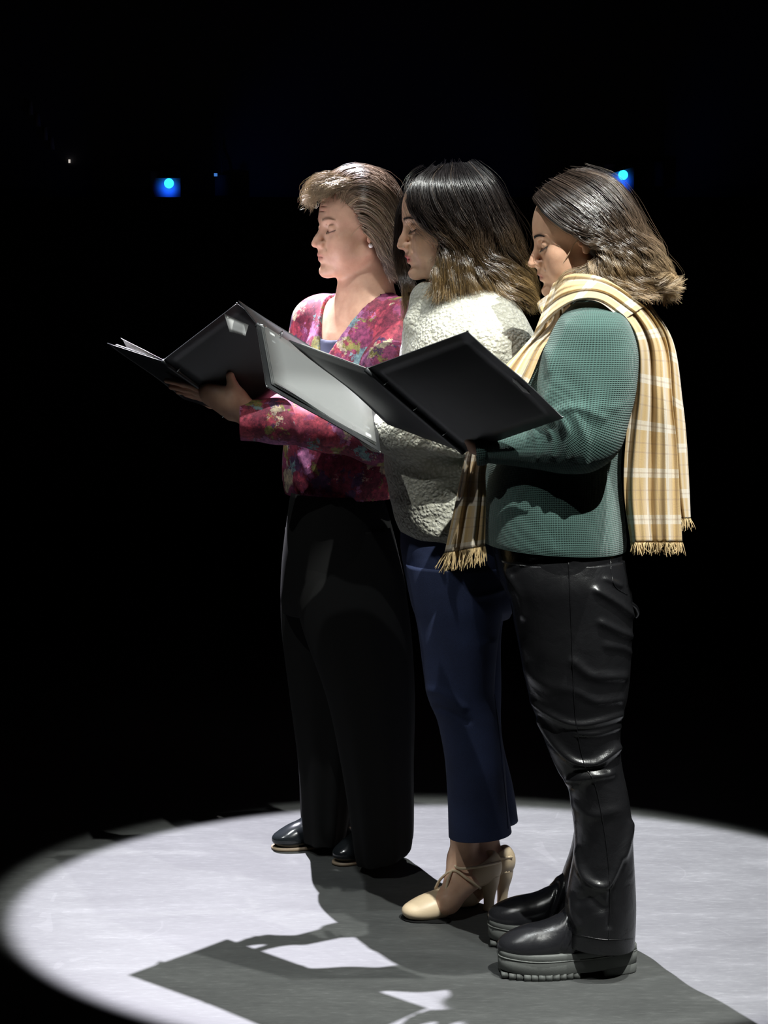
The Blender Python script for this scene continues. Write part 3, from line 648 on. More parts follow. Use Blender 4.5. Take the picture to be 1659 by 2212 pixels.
# --- trousers
LF = [([(1165, 1560), (1200, 1610), (1240, 1645), (1285, 1650), (1335, 1615)], 9, 0.010), ([(1125, 1500), (1180, 1540), (1240, 1565), (1290, 1560), (1340, 1545)], 8, 0.006), ([(1245, 1585), (1290, 1585), (1340, 1570)], 5, 0.004),
      ([(1240, 1430), (1280, 1460), (1345, 1462)], 9, 0.006), ([(1250, 1495), (1290, 1515), (1340, 1510)], 8, 0.004), ([(1230, 1690), (1270, 1680), (1320, 1670)], 10, 0.006), ([(1230, 1670), (1260, 1660), (1310, 1663)], 8, -0.005),
      ([(1290, 1275), (1330, 1300), (1368, 1330)], 8, 0.007), ([(1300, 1345), (1340, 1365), (1365, 1375)], 7, 0.006), ([(1310, 1395), (1345, 1400), (1362, 1410)], 6, 0.004), ([(1240, 1210), (1225, 1190), (1150, 1200)], 9, 0.004),
      ([(1248, 1840), (1262, 1890), (1290, 1912), (1318, 1908), (1345, 1850), (1362, 1780)], 9, 0.009), ([(1255, 1945), (1275, 1940), (1300, 1960)], 12, -0.006), ([(1235, 1940), (1240, 1975), (1250, 2000)], 9, 0.006), ([(1315, 2000), (1320, 1930), (1345, 1860)], 6, -0.006),
      ([(1240, 1740), (1280, 1760), (1330, 1750)], 12, 0.004), ([(1090, 1230), (1120, 1280), (1130, 1330)], 8, 0.004), ([(1110, 1240), (1150, 1215), (1200, 1205)], 6, -0.004), ([(1120, 1440), (1180, 1480), (1235, 1490)], 12, 0.003), ([(1310, 1250), (1340, 1265)], 5, 0.004)]
lz = SN(9, 16, aniso=(1, 1, 1.6)); lz2 = SN(10, 42)
def lea(V, n, t, th): return ridges(V, LF)*np.clip(-n[:, 1]*1.6+0.25, 0, 1)+0.0022*lz(V)+0.0006*lz2(V)
def leaf(V, n, t, th): return 0.003*lz(V)+0.001*lz2(V)
hip = loft([ring(1145, 1062, 1346, YC, 0.155), ring(1190, 1066, 1350, YC, 0.165, pyr=1195), ring(1240, 1076, 1355, YC, 0.17), ring(1290, 1100, 1362, YC, 0.165), ring(1330, 1125, 1360, YC, 0.13), ring(1350, 1150, 1340, YC, 0.08)], 50, 110, lea)
yn, yf = YC-0.088, YC+0.088
ln = loft([ring(1210, 1085, 1350, yn+0.01, 0.085), ring(1260, 1092, 1358, yn, 0.088), ring(1310, 1106, 1367, yn, 0.09), ring(1400, 1120, 1362, yn, 0.09), ring(1500, 1142, 1355, yn, 0.085), ring(1560, 1160, 1343, yn, 0.08), ring(1620, 1182, 1342, yn, 0.076),
           ring(1665, 1205, 1346, yn, 0.074), ring(1700, 1228, 1352, yn, 0.072), ring(1760, 1238, 1362, yn, 0.073), ring(1830, 1240, 1368, yn, 0.076), ring(1900, 1230, 1371, yn, 0.08), ring(1960, 1222, 1372, yn, 0.083), ring(2010, 1216, 1372, yn, 0.085, pyr=2016), ring(2028, 1214, 1371, yn, 0.085, pyr=2040)], 220, 120, lea, cap=(True, True))
lf_ = loft([ring(1260, 1092, 1350, yf, 0.085), ring(1400, 1125, 1355, yf, 0.088), ring(1560, 1165, 1338, yf, 0.08), ring(1680, 1232, 1340, yf, 0.072), ring(1760, 1240, 1345, yf, 0.072), ring(1830, 1232, 1345, yf, 0.075), ring(1900, 1212, 1342, yf, 0.078), ring(1960, 1195, 1338, yf, 0.08), ring(1990, 1186, 1335, yf, 0.08)], 110, 70, leaf)
V, Fs, uv = merge([hip, ln, lf_]); tr = mk('trousers', V, Fs, M_LEATHER, pc, uv=uv)
# side seam, pocket welt and fly as sub-parts
def on_near(px, py, Yc_, hd, xl, xr, lift=0.001):
    """point on the camera side of an elliptic leg ring"""
    t = np.clip((px-(xl+xr)/2)/((xr-xl)/2), -0.98, 0.98); return P(px, py, Yc_-hd*math.sqrt(max(0.02, 1-abs(t)**2.2))**0.95-lift)
def edges(rgs, py):
    ys = [r[0] for r in rgs]; return [np.interp(py, ys, [r[i] for r in rgs]) for i in (1, 2, 3)]
RN = [(1190, 1076, 1350, 0.088), (1260, 1092, 1358, 0.088), (1310, 1106, 1367, 0.09), (1400, 1120, 1362, 0.09), (1500, 1142, 1355, 0.085), (1560, 1160, 1343, 0.08), (1620, 1182, 1342, 0.076), (1665, 1205, 1346, 0.074), (1700, 1228, 1352, 0.072), (1760, 1238, 1362, 0.073), (1830, 1240, 1368, 0.076), (1900, 1230, 1371, 0.08), (1960, 1222, 1372, 0.083), (2030, 1214, 1371, 0.085)]
from mathutils.bvhtree import BVHTree
def drop(target_V, target_F, pts2, lift=0.0008):
    """drop picture-plane polyline points onto the camera-facing surface of a mesh"""
    polys = []
    for f in target_F: polys += f.tolist()
    bv = BVHTree.FromPolygons([tuple(v) for v in target_V], polys); out = []
    o = Vector((0, 0, CH))
    for x, y in pts2:
        d = Vector(P(x, y, 4.0))-o; d.normalize(); h = bv.ray_cast(o, d)
        if h[0] is not None: out.append(np.array(h[0])-np.array(d)*lift)
    return out
sp = drop(V, Fs, cr([(1228, 1215), (1232, 1300), (1236, 1400), (1240, 1500), (1246, 1570), (1262, 1650), (1284, 1690), (1300, 1760), (1312, 1840), (1318, 1920), (1316, 2010), (1314, 2030)], 110))
v1 = tubemesh(cr(sp, 160), 0.0011, 6); sp2 = drop(V, Fs, cr([(1318, 1195), (1321, 1240), (1330, 1268), (1355, 1285)], 24)); v2 = tubemesh(sp2, 0.0009, 5)
sp3 = drop(V, Fs, cr([(1214, 2012), (1260, 2022), (1310, 2030), (1370, 2028)], 40)); v3 = tubemesh(sp3, 0.0008, 5)
Vq, Fq_, _ = merge([v1, v2, v3]); mk('seam', Vq, Fq_, M_LEATHER, tr)
v = tubemesh(cr([P(1092, 1225, YC-0.03), P(1100, 1262, YC-0.04), P(1112, 1296, YC-0.03), P(1120, 1300, YC-0.05), P(1117, 1270, YC-0.07), P(1124, 1240, YC-0.09)], 24), 0.006, 8); mk('fly_placket', v[0], v[1], M_LEATHER, tr)
v = tubemesh(cr([P(1340, 1296, YC-0.08), P(1368, 1306, YC-0.07), P(1378, 1322, YC-0.05), P(1374, 1332, YC-0.04)], 14), [0.004]*14, 8); mk('back_loop', v[0], v[1], M_LEATHER, tr)
# --- boots
def sole_outline(L, W, m=60):
    """foot outline, heel at x=0, toe at x=-L"""
    t = np.linspace(0, 2*math.pi, m, endpoint=False); x = -L/2+L/2*np.cos(t); u = -x/L
    w = W/2*(0.80+0.20*np.sin((u-0.35)*math.pi*1.25)-0.10*np.exp(-((u-0.45)/0.15)**2)); y = np.sign(np.sin(t))*np.abs(np.sin(t))**0.62*w
    return np.stack([x, y], 1)
def extr(pts, levels):
    """levels: (z, scale, dz_fn) rings stacked"""
    m = len(pts); c = pts.mean(0); V = []
    for z, s_ in levels: V.append(np.c_[(pts-c)*s_+c, np.full(m, z)])
    V = np.vstack(V); n = len(levels); i = np.arange(n-1)[:, None]*m; j = np.arange(m)[None]; j2 = (j+1) % m
    return V, [np.stack([i+j, i+j2, i+m+j2, i+m+j], -1).reshape(-1, 4), np.arange(m)[::-1][None], (np.arange(m)+(n-1)*m)[None]]
def place(V, heel, yaw, sc_=1.0):
    y = math.radians(yaw); R = np.array([[math.cos(y), math.sin(y), 0], [-math.sin(y), math.cos(y), 0], [0, 0, 1]]); return V*sc_@R+np.asarray(heel)
def boot(parent, heel, yaw, L=0.292, W=0.112, name='boot'):
    s = SDF(); w = lambda p: place(np.array([p], float), heel, yaw)[0]; y = math.radians(yaw)
    Rb = np.array([[math.cos(y), math.sin(y), 0], [-math.sin(y), math.cos(y), 0], [0, 0, 1.0]])
    s.ell(w((-0.222, 0, 0.062)), (0.064, 0.046, 0.034), Rb, 0.03); s.ell(w((-0.175, 0, 0.070)), (0.07, 0.045, 0.040), Rb, 0.03)
    s.ell(w((-0.060, 0, 0.072)), (0.052, 0.040, 0.045), Rb, 0.03); s.cone(w((-0.12, 0, 0.09)), w((-0.065, 0, 0.150)), 0.040, 0.045, 0.03)
    s.cone(w((-0.052, 0, 0.08)), w((-0.056, 0, 0.19)), 0.042, 0.047, 0.02); s.cone(w((-0.15, 0, 0.08)), w((-0.09, 0, 0.12)), 0.036, 0.040, 0.03)
    s.box(w((-0.14, 0, 0.02)), (0.2, 0.2, 0.02), Rb, 0.001, 0.004, 's')
    lo = np.min([w((-L, -0.07, 0)), w((0.02, 0.07, 0)), w((-L, 0.07, 0)), w((0.02, -0.07, 0))], 0)-0.02; hi = np.max([w((-L, -0.07, 0)), w((0.02, 0.07, 0)), w((-L, 0.07, 0)), w((0.02, -0.07, 0))], 0)+0.02
    V, Q = s.mesh(np.arange(lo[0], hi[0], 0.0028), np.arange(lo[1], hi[1], 0.0028), np.arange(0.03, 0.25, 0.0028))
    nv = vnormals(V, Q); Lc = (V-np.asarray(heel))@np.array([[math.cos(y), math.sin(y), 0], [-math.sin(y), math.cos(y), 0], [0, 0, 1]]).T
    cr1 = -0.0035*np.exp(-((Lc[:, 0]+0.158-0.25*(Lc[:, 2]-0.09)+0.01*np.sin(Lc[:, 1]*50))/0.004)**2)+0.003*np.exp(-((Lc[:, 0]+0.146-0.3*(Lc[:, 2]-0.09)+0.006*np.sin(Lc[:, 1]*70+1))/0.005)**2)-0.003*np.exp(-((Lc[:, 0]+0.134-0.5*(Lc[:, 2]-0.09))/0.004)**2)+0.003*np.exp(-((Lc[:, 0]+0.120-0.5*(Lc[:, 2]-0.09))/0.006)**2)
    V = V+nv*(cr1+SN(71, 30)(V)*0.0008)[:, None]
    b = mk(name, V, Q, M_BOOT, parent)
    out = sole_outline(L, W); out[:, 0] += 0.008
    wl = extr(out, [(0.012, 0.97), (0.014, 1.0), (0.040, 1.01), (0.0415, 0.985), (0.043, 1.0), (0.053, 1.0), (0.056, 0.97)])
    V1 = wl[0]; V1[:, 2] += 0.007*np.clip((V1[:, 0]+0.10)/0.1, 0, 1)+0.005*np.clip((-V1[:, 0]-0.22)/0.07, 0, 1)
    so = mk('sole', place(V1, heel, yaw), wl[1], M_SOLE, b)
    # heel block and tread lugs
    hb = out[out[:, 0] > -0.072]; hb = hb[np.argsort(np.arctan2(hb[:, 1], hb[:, 0]+0.03))]
    hv = extr(hb, [(0.0, 0.97), (0.003, 1.0), (0.032, 1.0)]); mk('heel', place(hv[0], heel, yaw), hv[1], M_SOLE, so, smooth=False)
    lugs = []
    xs = np.linspace(-L+0.018, -0.125, 11)
    for x in xs:
        i = np.abs(out[:, 0]-x); yw = np.abs(out[i < 0.008, 1]).max() if (i < 0.008).any() else W*0.4
        for g in (1, -1):
            zt = 0.014; zb = 0.004*max(0, (-x-0.24)/0.05)
            lv = box_verts((x-0.0068, g*yw*0.35, zb), (0.0136, 0, 0), (0, g*yw*0.645, 0), (0, 0, zt-zb)); lugs.append((lv[0], [lv[1] if g > 0 else lv[1][:, ::-1]]))
    mid = extr(out[out[:, 0] < -0.115]*np.array([0.985, 0.93]), [(0.004, 1), (0.014, 1)])
    lugs.append((mid[0], mid[1])); LV, LF_, _ = merge(lugs); mk('tread', place(LV, heel, yaw), LF_, M_SOLE, so, smooth=False)
    rb = out*1.006; pth = np.c_[rb, np.full(len(rb), 0.0415)]; pth[:, 2] += 0.007*np.clip((pth[:, 0]+0.10)/0.1, 0, 1)+0.005*np.clip((-pth[:, 0]-0.22)/0.07, 0, 1)
    pth = np.vstack([pth, pth[:1]]); v = tubemesh(place(pth, heel, yaw), 0.0016, 6, False); mk('welt', v[0], v[1], M_SOLE, so)
    return b
gn = P(1372, 2104, 1); 
def ground(px, py):
    d = P(px, py, 1.0)-np.array([0, 0, CH]); k = -CH/d[2]; return d*k+np.array([0, 0, CH])
boot(pc, np.array([ground(1366, 2098)[0], YC-0.083, 0]), 5)
boot(pc, np.array([ground(1340, 2050)[0], YC+0.085, 0]), -1)
# --- scarf
def sheet(L, Rr, Ya, Yb, N=90, M=60, fold=0.010, nf=4.0, seed=0, v0=0.0, wu=None, thick=0.003, fr=0.0):
    """cloth between two picture-plane edge lines; Y given per row for both edges; folds run along it"""
    l = cr(np.c_[L, Ya], N); r = cr(np.c_[Rr, Yb], N); t = np.linspace(0, 1, M); rg = np.random.default_rng(seed)
    ph = rg.uniform(0, 6.28, 4); V = np.empty((N, M, 3)); sd = SN(seed, 5)
    for i in range(N):
        for j, q in enumerate(t):
            e = l[i]*(1-q)+r[i]*q; w = 2*math.pi*nf*q+0.6*math.sin(i/N*5+ph[0])
            f = fold*(math.sin(w+ph[1])+0.45*math.sin(2.3*w+ph[2]+i/N*2.5))
            V[i, j] = P(e[0], e[1], e[2]+f)
    cen = V[:, M//2]; s_ = np.r_[0, np.cumsum(np.linalg.norm(np.diff(cen, axis=0), axis=1))]+v0
    du = np.linalg.norm(np.diff(V, axis=1), axis=2); uu = np.concatenate([np.zeros((N, 1)), np.cumsum(du, axis=1)], 1)
    if wu: uu = uu/uu[:, -1:]*wu
    uv = np.stack([uu, s_[:, None]*np.ones((1, M))], -1)
    # thickness: second layer behind
    B = V+np.array([0.0, thick, 0.0]); m = M; i = np.arange(N-1)[:, None]*m; j = np.arange(m-1)[None]
    F1 = np.stack([i+j, i+m+j, i+m+j+1, i+j+1], -1).reshape(-1, 4); n0 = N*m; F2 = F1[:, ::-1]+n0
    k = np.arange(N-1); e1 = np.stack([k*m, k*m+n0, (k+1)*m+n0, (k+1)*m], 1); e2 = np.stack([k*m+m-1, (k+1)*m+m-1, (k+1)*m+m-1+n0, k*m+m-1+n0], 1)
    k = np.arange(m-1); e3 = np.stack([k, k+1, k+1+n0, k+n0], 1); b0 = (N-1)*m; e4 = np.stack([b0+k, b0+k+n0, b0+k+1+n0, b0+k+1], 1)
    return np.vstack([V.reshape(-1, 3), B.reshape(-1, 3)]), [F1, F2, e1, e2, e3, e4], np.vstack([uv.reshape(-1, 2)]*2), V[-1]
def fringe(row, n, ln, dirv=(0, 0, -1), seed=0, r=0.0008, sway=0.006):
    rg = np.random.default_rng(seed); out = []; t = np.linspace(0, 1, n); idx = t*(len(row)-1)
    for q in idx:
        i = min(int(q), len(row)-2); p = row[i]*(1-q+i)+row[i+1]*(q-i)
        for _ in range(2):
            e = p+np.array(dirv)*ln*rg.uniform(0.7, 1.1)+rg.normal(0, sway, 3)*np.array([1, 0.6, 0.3]); mdl = (p+e)/2+rg.normal(0, sway*0.3, 3)
            out.append(tubemesh(cr([p, mdl, e], 5), [r*1.3, r*1.2, r, r, r*0.6], 4, False))
    V, Fs, _ = merge(out); return V, Fs
yb = YC-0.09
# tail down the back (two layers)
bk1 = sheet([(1300, 655), (1345, 690), (1368, 745), (1366, 840), (1352, 950), (1348, 1060), (1362, 1172)], [(1330, 618), (1392, 660), (1440, 740), (1452, 860), (1462, 960), (1468, 1060), (1474, 1172)],
            [yb-0.075, yb-0.09, yb-0.065, yb-0.04, yb-0.03, yb-0.03, yb-0.03], [yb+0.02, yb+0.02, yb+0.02, yb+0.0, yb, yb, yb], nf=2.1, fold=0.013, seed=2, wu=0.25)
bk2 = sheet([(1390, 660), (1430, 730), (1440, 850), (1446, 960), (1452, 1050), (1462, 1120)], [(1405, 655), (1455, 740), (1475, 870), (1484, 960), (1489, 1050), (1492, 1120)],
            [yb+0.04]*6, [yb+0.08]*6, nf=1.5, fold=0.008, M=30, seed=5, wu=0.11)
# over the near shoulder from the throat
shd = sheet([(1195, 612), (1235, 592), (1290, 596), (1335, 618), (1392, 662)], [(1150, 730), (1195, 682), (1240, 652), (1292, 652), (1345, 692)],
            [yb-0.0, yb-0.025, yb-0.03, yb-0.03, yb-0.0], [yb-0.01, yb-0.06, yb-0.10, yb-0.11, yb-0.10], nf=2.2, fold=0.006, seed=8, wu=0.2)
# front run, from the throat down the chest, behind the folder, to the front tail
fr1 = sheet([(1160, 655), (1168, 700), (1120, 760), (1085, 800), (1030, 900), (1002, 1000), (985, 1080), (960, 1195)], [(1235, 610), (1225, 690), (1178, 745), (1140, 830), (1085, 920), (1052, 1000), (1050, 1080), (1048, 1180)],
            [YC-0.02, YC-0.06, YC-0.07, YC-0.08, YC-0.07, YC-0.04, YC-0.03, YC-0.04], [YC-0.07, YC-0.13, YC-0.15, YC-0.15, YC-0.13, YC-0.10, YC-0.09, YC-0.09], nf=1.9, fold=0.009, seed=11, wu=0.25)
flap = sheet([(1162, 652), (1167, 668), (1180, 692)], [(1235, 600), (1215, 645), (1200, 674)], [YC-0.02, YC-0.05, YC-0.06], [YC-0.07, YC-0.09, YC-0.09], N=20, M=24, nf=1.0, fold=0.004, seed=15, wu=0.1)
V, Fs, uv = merge([q[:3] for q in (bk1, bk2, shd, fr1, flap)])
# roll around the neck
nc = P(1262, 632, YC); th = np.linspace(0, 2*math.pi, 41); pth = np.stack([nc[0]+0.066*np.cos(th)+0.012, nc[1]+0.066*np.sin(th), nc[2]+0.018*np.cos(th)-0.004*np.sin(th)], 1)
tm = tubemesh(pth, 0.027+0.003*np.sin(th*5), 16, False); u2 = np.c_[np.tile(np.linspace(0, 0.17, 16), 41), np.repeat(np.linspace(0, 0.5, 41), 16)]
V, Fs, uv = merge([(V, Fs, uv), (tm[0], tm[1], u2)])
scf = mk('scarf', V, Fs, M_PLAID, pc, uv=uv)
f1 = fringe(bk1[3], 60, 0.024, seed=1); f2 = fringe(bk2[3], 18, 0.024, seed=2); f3 = fringe(fr1[3], 46, 0.04, (-0.15, 0, -1), seed=3)
for f in (f1, f2, f3): mk('fringe', f[0], f[1], M_FRINGE, scf)
# --- hair
cN = [[(1163, 430, -.012), (1185, 460, -.052), (1225, 490, -.074), (1270, 514, -.084), (1300, 540, -.090), (1295, 575, -.094), (1272, 598, -.10), (1262, 625, -.11)],
      [(1178, 412, -.008), (1215, 438, -.054), (1262, 470, -.080), (1305, 512, -.088), (1328, 555, -.092), (1318, 595, -.098), (1335, 632, -.1)],
      [(1203, 394, -.004), (1250, 418, -.052), (1298, 456, -.080), (1333, 508, -.088), (1362, 560, -.092), (1372, 605, -.092), (1400, 645, -.09)],
      [(1232, 382, 0), (1290, 402, -.048), (1335, 448, -.072), (1365, 508, -.082), (1398, 560, -.086), (1415, 605, -.082), (1465, 616, -.07)],
      [(1255, 379, .0), (1318, 400, -.022), (1358, 452, -.036), (1388, 510, -.042), (1425, 560, -.05), (1438, 600, -.05), (1448, 648, -.04)],
      [(1258, 379, .02), (1322, 404, .02), (1362, 458, .03), (1392, 520, .03), (1420, 580, .03), (1442, 632, .03)]]
cF = [[(x, y, -d) for x, y, d in r] for r in cN[:4]][::-1]
cols = [(0, (0.026, 0.017, 0.013)), (0.4, (0.042, 0.028, 0.020)), (0.65, (0.12, 0.08, 0.05)), (1, (0.46, 0.33, 0.19))]
gC = guides_px(cN, HC.o[1])
h1 = strands(gC, 6500, 26, 0.009, 1.0, 0.007, cols, locks=150, wave=(0.013, 4.2), frizz=0.0016, r=0.00060, depth=0.012, seed=21, lenj=(0.8, 1.03), cdev=0.22, streak=(0.05, (0.14, 0.10, 0.07)))
h2 = strands(guides_px(cF, HC.o[1]), 1200, 16, 0.012, 1.0, 0.006, cols, locks=40, wave=(0.007, 3.2), r=0.0008, seed=22)
fly = strands(gC, 260, 18, 0.016, 1.6, 0.016, cols, locks=80, wave=(0.008, 3), frizz=0.006, r=0.0003, depth=0.014, seed=23, base=False)
wisp = strands(guides_px([[(1290, 560, -.092), (1262, 580, -.1), (1222, 590, -.105), (1203, 615, -.11), (1196, 655, -.12)], [(1292, 565, -.094), (1260, 592, -.105), (1230, 605, -.11), (1212, 625, -.12), (1205, 645, -.12)], [(1285, 590, -.1), (1300, 612, -.12), (1330, 628, -.12), (1345, 628, -.12)]], HC.o[1]), 130, 18, 0.006, 1, 0.004, [(0, (0.14, 0.09, 0.05)), (1, (0.42, 0.31, 0.17))], locks=14, r=0.00045, frizz=0.002, base=False, seed=24)
s = SDF(); s.ell(HC.w((-1.5, 0, 3.7)), np.array((9.3, 7.6, 8.2))*HC.k, HC.R, 0.01); s.ell(HC.w((-4, 0, -2.5)), np.array((5.6, 6.8, 6.5))*HC.k, HC.R, 0.02)
s.ell(HC.w((8.2, 0, -2.2)), np.array((8.6, 9.5, 10.2))*HC.k, HC.R, 0.004, 's')
o = HC.o; Vc, Qc = s.mesh(np.arange(o[0]-0.14, o[0]+0.16, 0.004), np.arange(o[1]-0.12, o[1]+0.12, 0.004), np.arange(o[2]-0.14, o[2]+0.16, 0.004))
V, Fs, C = merge([h1, h2, fly, wisp, (Vc, Qc, np.tile([0.03, 0.02, 0.014], (len(Vc), 1)))])
mk('hair', V, Fs, M_HAIR_D, pc, colr=C)
# headset wire across the cheek
def wire(parent, H, pts, r=0.0011, lift=0.0): 
    pp = arc([H.w(p) for p in pts], 20); v = tubemesh(pp, r, 6); return mk('headset_microphone', v[0], v[1], M_WIRE, parent)
wire(pc, HC, [(-0.5, 7.6, 1.0), (1.5, 7.3, -0.8), (3.0, 6.9, -2.6), (4.4, 6.3, -4.2), (5.2, 5.6, -5.2)])
# ------------------------------------------------------------------ person in cream sherpa jacket (middle)
YB = 4.84
pb = tag(empty('person', P(1010, 1980, 4.82)*np.array([1, 1, 0])), 'person in a cream sherpa jacket, blue jeans and cream heeled shoes, in the middle', 'person', 'people reading on stage')
RR = Frame((0, 0, 0), yaw=8, pitch=9, scale=0.0102)
HB = Frame(P(863, 531, YB)-0.0102*(np.array([10.3, 0, -3.4])@RR.R), yaw=8, pitch=9, scale=0.0102)
s = SDF()
body_base(s, YB, (0.20, 0.20, 0.19, 0.17), P(0, 690, YB)[2], P(0, 1230, YB)[2], w=0.165)
nk = P(985, 650, YB); s.cone(HB.w((-2.2, 0, -4)), nk, 0.052, 0.056, 0.03); s.cone(nk, P(1000, 740, YB), 0.056, 0.08, 0.05)
shN, elN, wrN = P(1040, 740, YB-0.16), P(1010, 925, YB-0.16), P(815, 932, YB-0.08)
s.chain([shN, elN, wrN], [0.05, 0.036, 0.024], 0.03)
shF, elF, wrF = P(1000, 740, YB+0.16), P(980, 920, YB+0.18), P(790, 880, YB+0.10)
s.chain([shF, elF, wrF], [0.05, 0.036, 0.024], 0.03)
hand_ops(s, wrN+np.array([-0.015, 0, 0]), (-1, 0.1, 0.35), (0.3, 0.4, 1), (0.2, 1, 0.2), 0.85)
hand_ops(s, wrF+np.array([-0.015, 0, 0]), (-1, -0.1, 0.12), (0.1, -0.4, 1), (0.2, -1, 0.2), 0.92)
# legs, ankles and feet in the heeled shoes
bootn = ground(960, 1983); 
near = dict(toe=ground(905, 1984), heel=ground(1056, 1966)); far = dict(toe=ground(965, 1955), heel=ground(1085, 1953))
for dd, top, kn, ank in ((near, (1000, 1280), (1005, 1560), (1003, 1852)), (far, (1000, 1280), (1030, 1560), (1050, 1845))):
    Yl = YB+(-0.07 if dd is near else 0.07); ya = dd['heel'][1]+0.01
    s.chain([P(*top, Yl), P(*kn, Yl)], [0.08, 0.05], 0.03); A = P(*ank, ya); s.cone(P(*kn, Yl), A, 0.045, 0.031, 0.03)
    he = dd['heel']; hz_ = he+np.array([0.0, 0, 0.085]); ball = dd['toe']+np.array([0.035, 0, 0.022])
    s.cone(A, np.array([hz_[0]-0.012, hz_[1], hz_[2]+0.012]), 0.031, 0.025, 0.02); s.cone(A+np.array([-0.008, 0, -0.012]), ball+np.array([0.03, 0, 0.018]), 0.029, 0.021, 0.02); s.cone(ball+np.array([0.03, 0, 0.018]), ball, 0.024, 0.018, 0.02)
    s.cone(np.array([hz_[0]-0.012, hz_[1], hz_[2]+0.012]), ball+np.array([0.03, 0, 0.018]), 0.024, 0.022, 0.02)
head_ops(s, HB, nose=0.55, jaw=1.0, cheek=0.2)
hz = HB.w((0, 0, -12))[2]
V, Q = s.mesh(axis(-0.3, 0.5, [(HB.o[0]-0.14, HB.o[0]+0.12)], 0.0021, 0.006), axis(YB-0.3, YB+0.3, [(YB-0.12, YB+0.12)], 0.0021, 0.006), axis(0, 1.9, [(0, 0.18), (hz-0.04, hz+0.32)], 0.0021, 0.008))
mk('body', V, Q, M_SKIN, pb, colr=skin_colour(V, HB, (0.66, 0.43, 0.30), (0.50, 0.03, 0.05)))
for g in (1, -1):
    V_, F_ = brow(HB, g, 90, 0.0004); mk('eyebrow', V_, F_, M_LASH, pb)
    V_, F_ = lash(HB, g); mk('eyelashes', V_, F_, M_LASH, pb)
# --- jacket
s = SDF()
def E3(x0, x1, py, Y, ry, rz, k=0.05): 
    a, b = P(x0, py, Y), P(x1, py, Y); s.ell((a+b)/2, (np.linalg.norm(b-a)/2, ry, rz), I3, k)
E3(868, 1142, 760, YB, 0.185, 0.155, 0.05); E3(845, 1140, 880, YB, 0.165, 0.16, 0.06); E3(828, 1135, 985, YB, 0.165, 0.13, 0.06); E3(846, 1135, 1080, YB, 0.165, 0.105, 0.05); E3(862, 1130, 1130, YB, 0.16, 0.052, 0.03)
s.cone(P(1010, 660, YB), P(1000, 720, YB), 0.075, 0.11, 0.05)
s.chain([P(1055, 700, YB-0.09), P(1060, 760, YB-0.13), P(1035, 880, YB-0.155), P(985, 935, YB-0.16)], [0.075, 0.092, 0.085, 0.072], 0.04)
s.chain([P(985, 935, YB-0.155), P(900, 930, YB-0.13), P(815, 935, YB-0.075)], [0.072, 0.060, 0.042], 0.03)
s.chain([P(1000, 700, YB+0.1), P(1000, 760, YB+0.15), P(985, 890, YB+0.17), P(800, 880, YB+0.10)], [0.075, 0.09, 0.075, 0.05], 0.04)
# collar
c0 = P(962, 618, YB); th = np.linspace(0, 2*math.pi, 19)
for a, b in zip(th[:-1], th[1:]):
    q = lambda t: c0+np.array([0.062*math.cos(t)+0.022, 0.075*math.sin(t), 0.014*math.cos(t)-0.008]); s.cone(q(a), q(b), 0.026, 0.026, 0.012)
s.cone(P(915, 645, YB-0.02), P(893, 700, YB-0.05), 0.022, 0.024, 0.03)
for pts, r in (([(845, 1010, -0.19), (930, 1010, -0.20), (1020, 985, -0.2)], 0.018), ([(850, 1068, -0.19), (960, 1078, -0.19), (1040, 1060, -0.19)], 0.020), ([(860, 1112, -0.185), (940, 1122, -0.185), (1010, 1115, -0.19)], 0.016)):
    for a, b in zip(pts[:-1], pts[1:]): s.cone(P(a[0], a[1], YB+a[2]+0.01), P(b[0], b[1], YB+b[2]+0.01), r, r, 0.03, 's')
V, Q = s.mesh(np.arange(-0.2, 0.5, 0.005), np.arange(YB-0.32, YB+0.32, 0.005), np.arange(0.7, 1.55, 0.005))
n = vnormals(V, Q); n1, n2 = SN(31, 22), SN(32, 110); a = n1(V)*0.003+n2(V)*0.0012
V = V+n*a[:, None]; hemz = P(900, 1163, YB)[2]; V[:, 2] = np.maximum(V[:, 2], hemz+0.003*np.sin(V[:, 0]*60))
jk = mk('sherpa_jacket', V, Q, M_SHERPA, pb)
# --- jeans
jn = SN(41, 18, aniso=(1, 1, 1.5)); JF = [([(925, 1490), (960, 1500), (1000, 1530)], 8, 0.005), ([(1030, 1290), (1070, 1280), (1095, 1270)], 5, 0.004), ([(940, 1530), (970, 1540), (1010, 1560)], 7, -0.004), ([(1040, 1395), (1070, 1385)], 5, 0.003)]
def jd(V, n, t, th): return 0.0022*jn(V)+ridges(V, JF)*np.clip(-n[:, 1]*1.5+0.2, 0, 1)
hipj = loft([ring(1135, 866, 1110, YB, 0.145), ring(1180, 865, 1118, YB, 0.15), ring(1240, 876, 1118, YB, 0.15), ring(1300, 890, 1110, YB, 0.145), ring(1330, 900, 1100, YB, 0.10)], 30, 90, jd)
ynj, yfj = YB-0.07, YB+0.07
lnj = loft([ring(1220, 876, 1105, ynj, 0.082), ring(1300, 892, 1092, ynj, 0.085), ring(1360, 906, 1078, ynj, 0.082), ring(1480, 918, 1070, ynj, 0.076), ring(1520, 928, 1073, ynj, 0.073), ring(1560, 945, 1080, ynj, 0.07), ring(1640, 962, 1088, ynj, 0.068),
            ring(1720, 967, 1095, ynj, 0.07), ring(1780, 969, 1102, ynj, 0.072), ring(1806, 970, 1104, ynj, 0.072, n=2.2, pyr=1796)], 130, 80, jd)
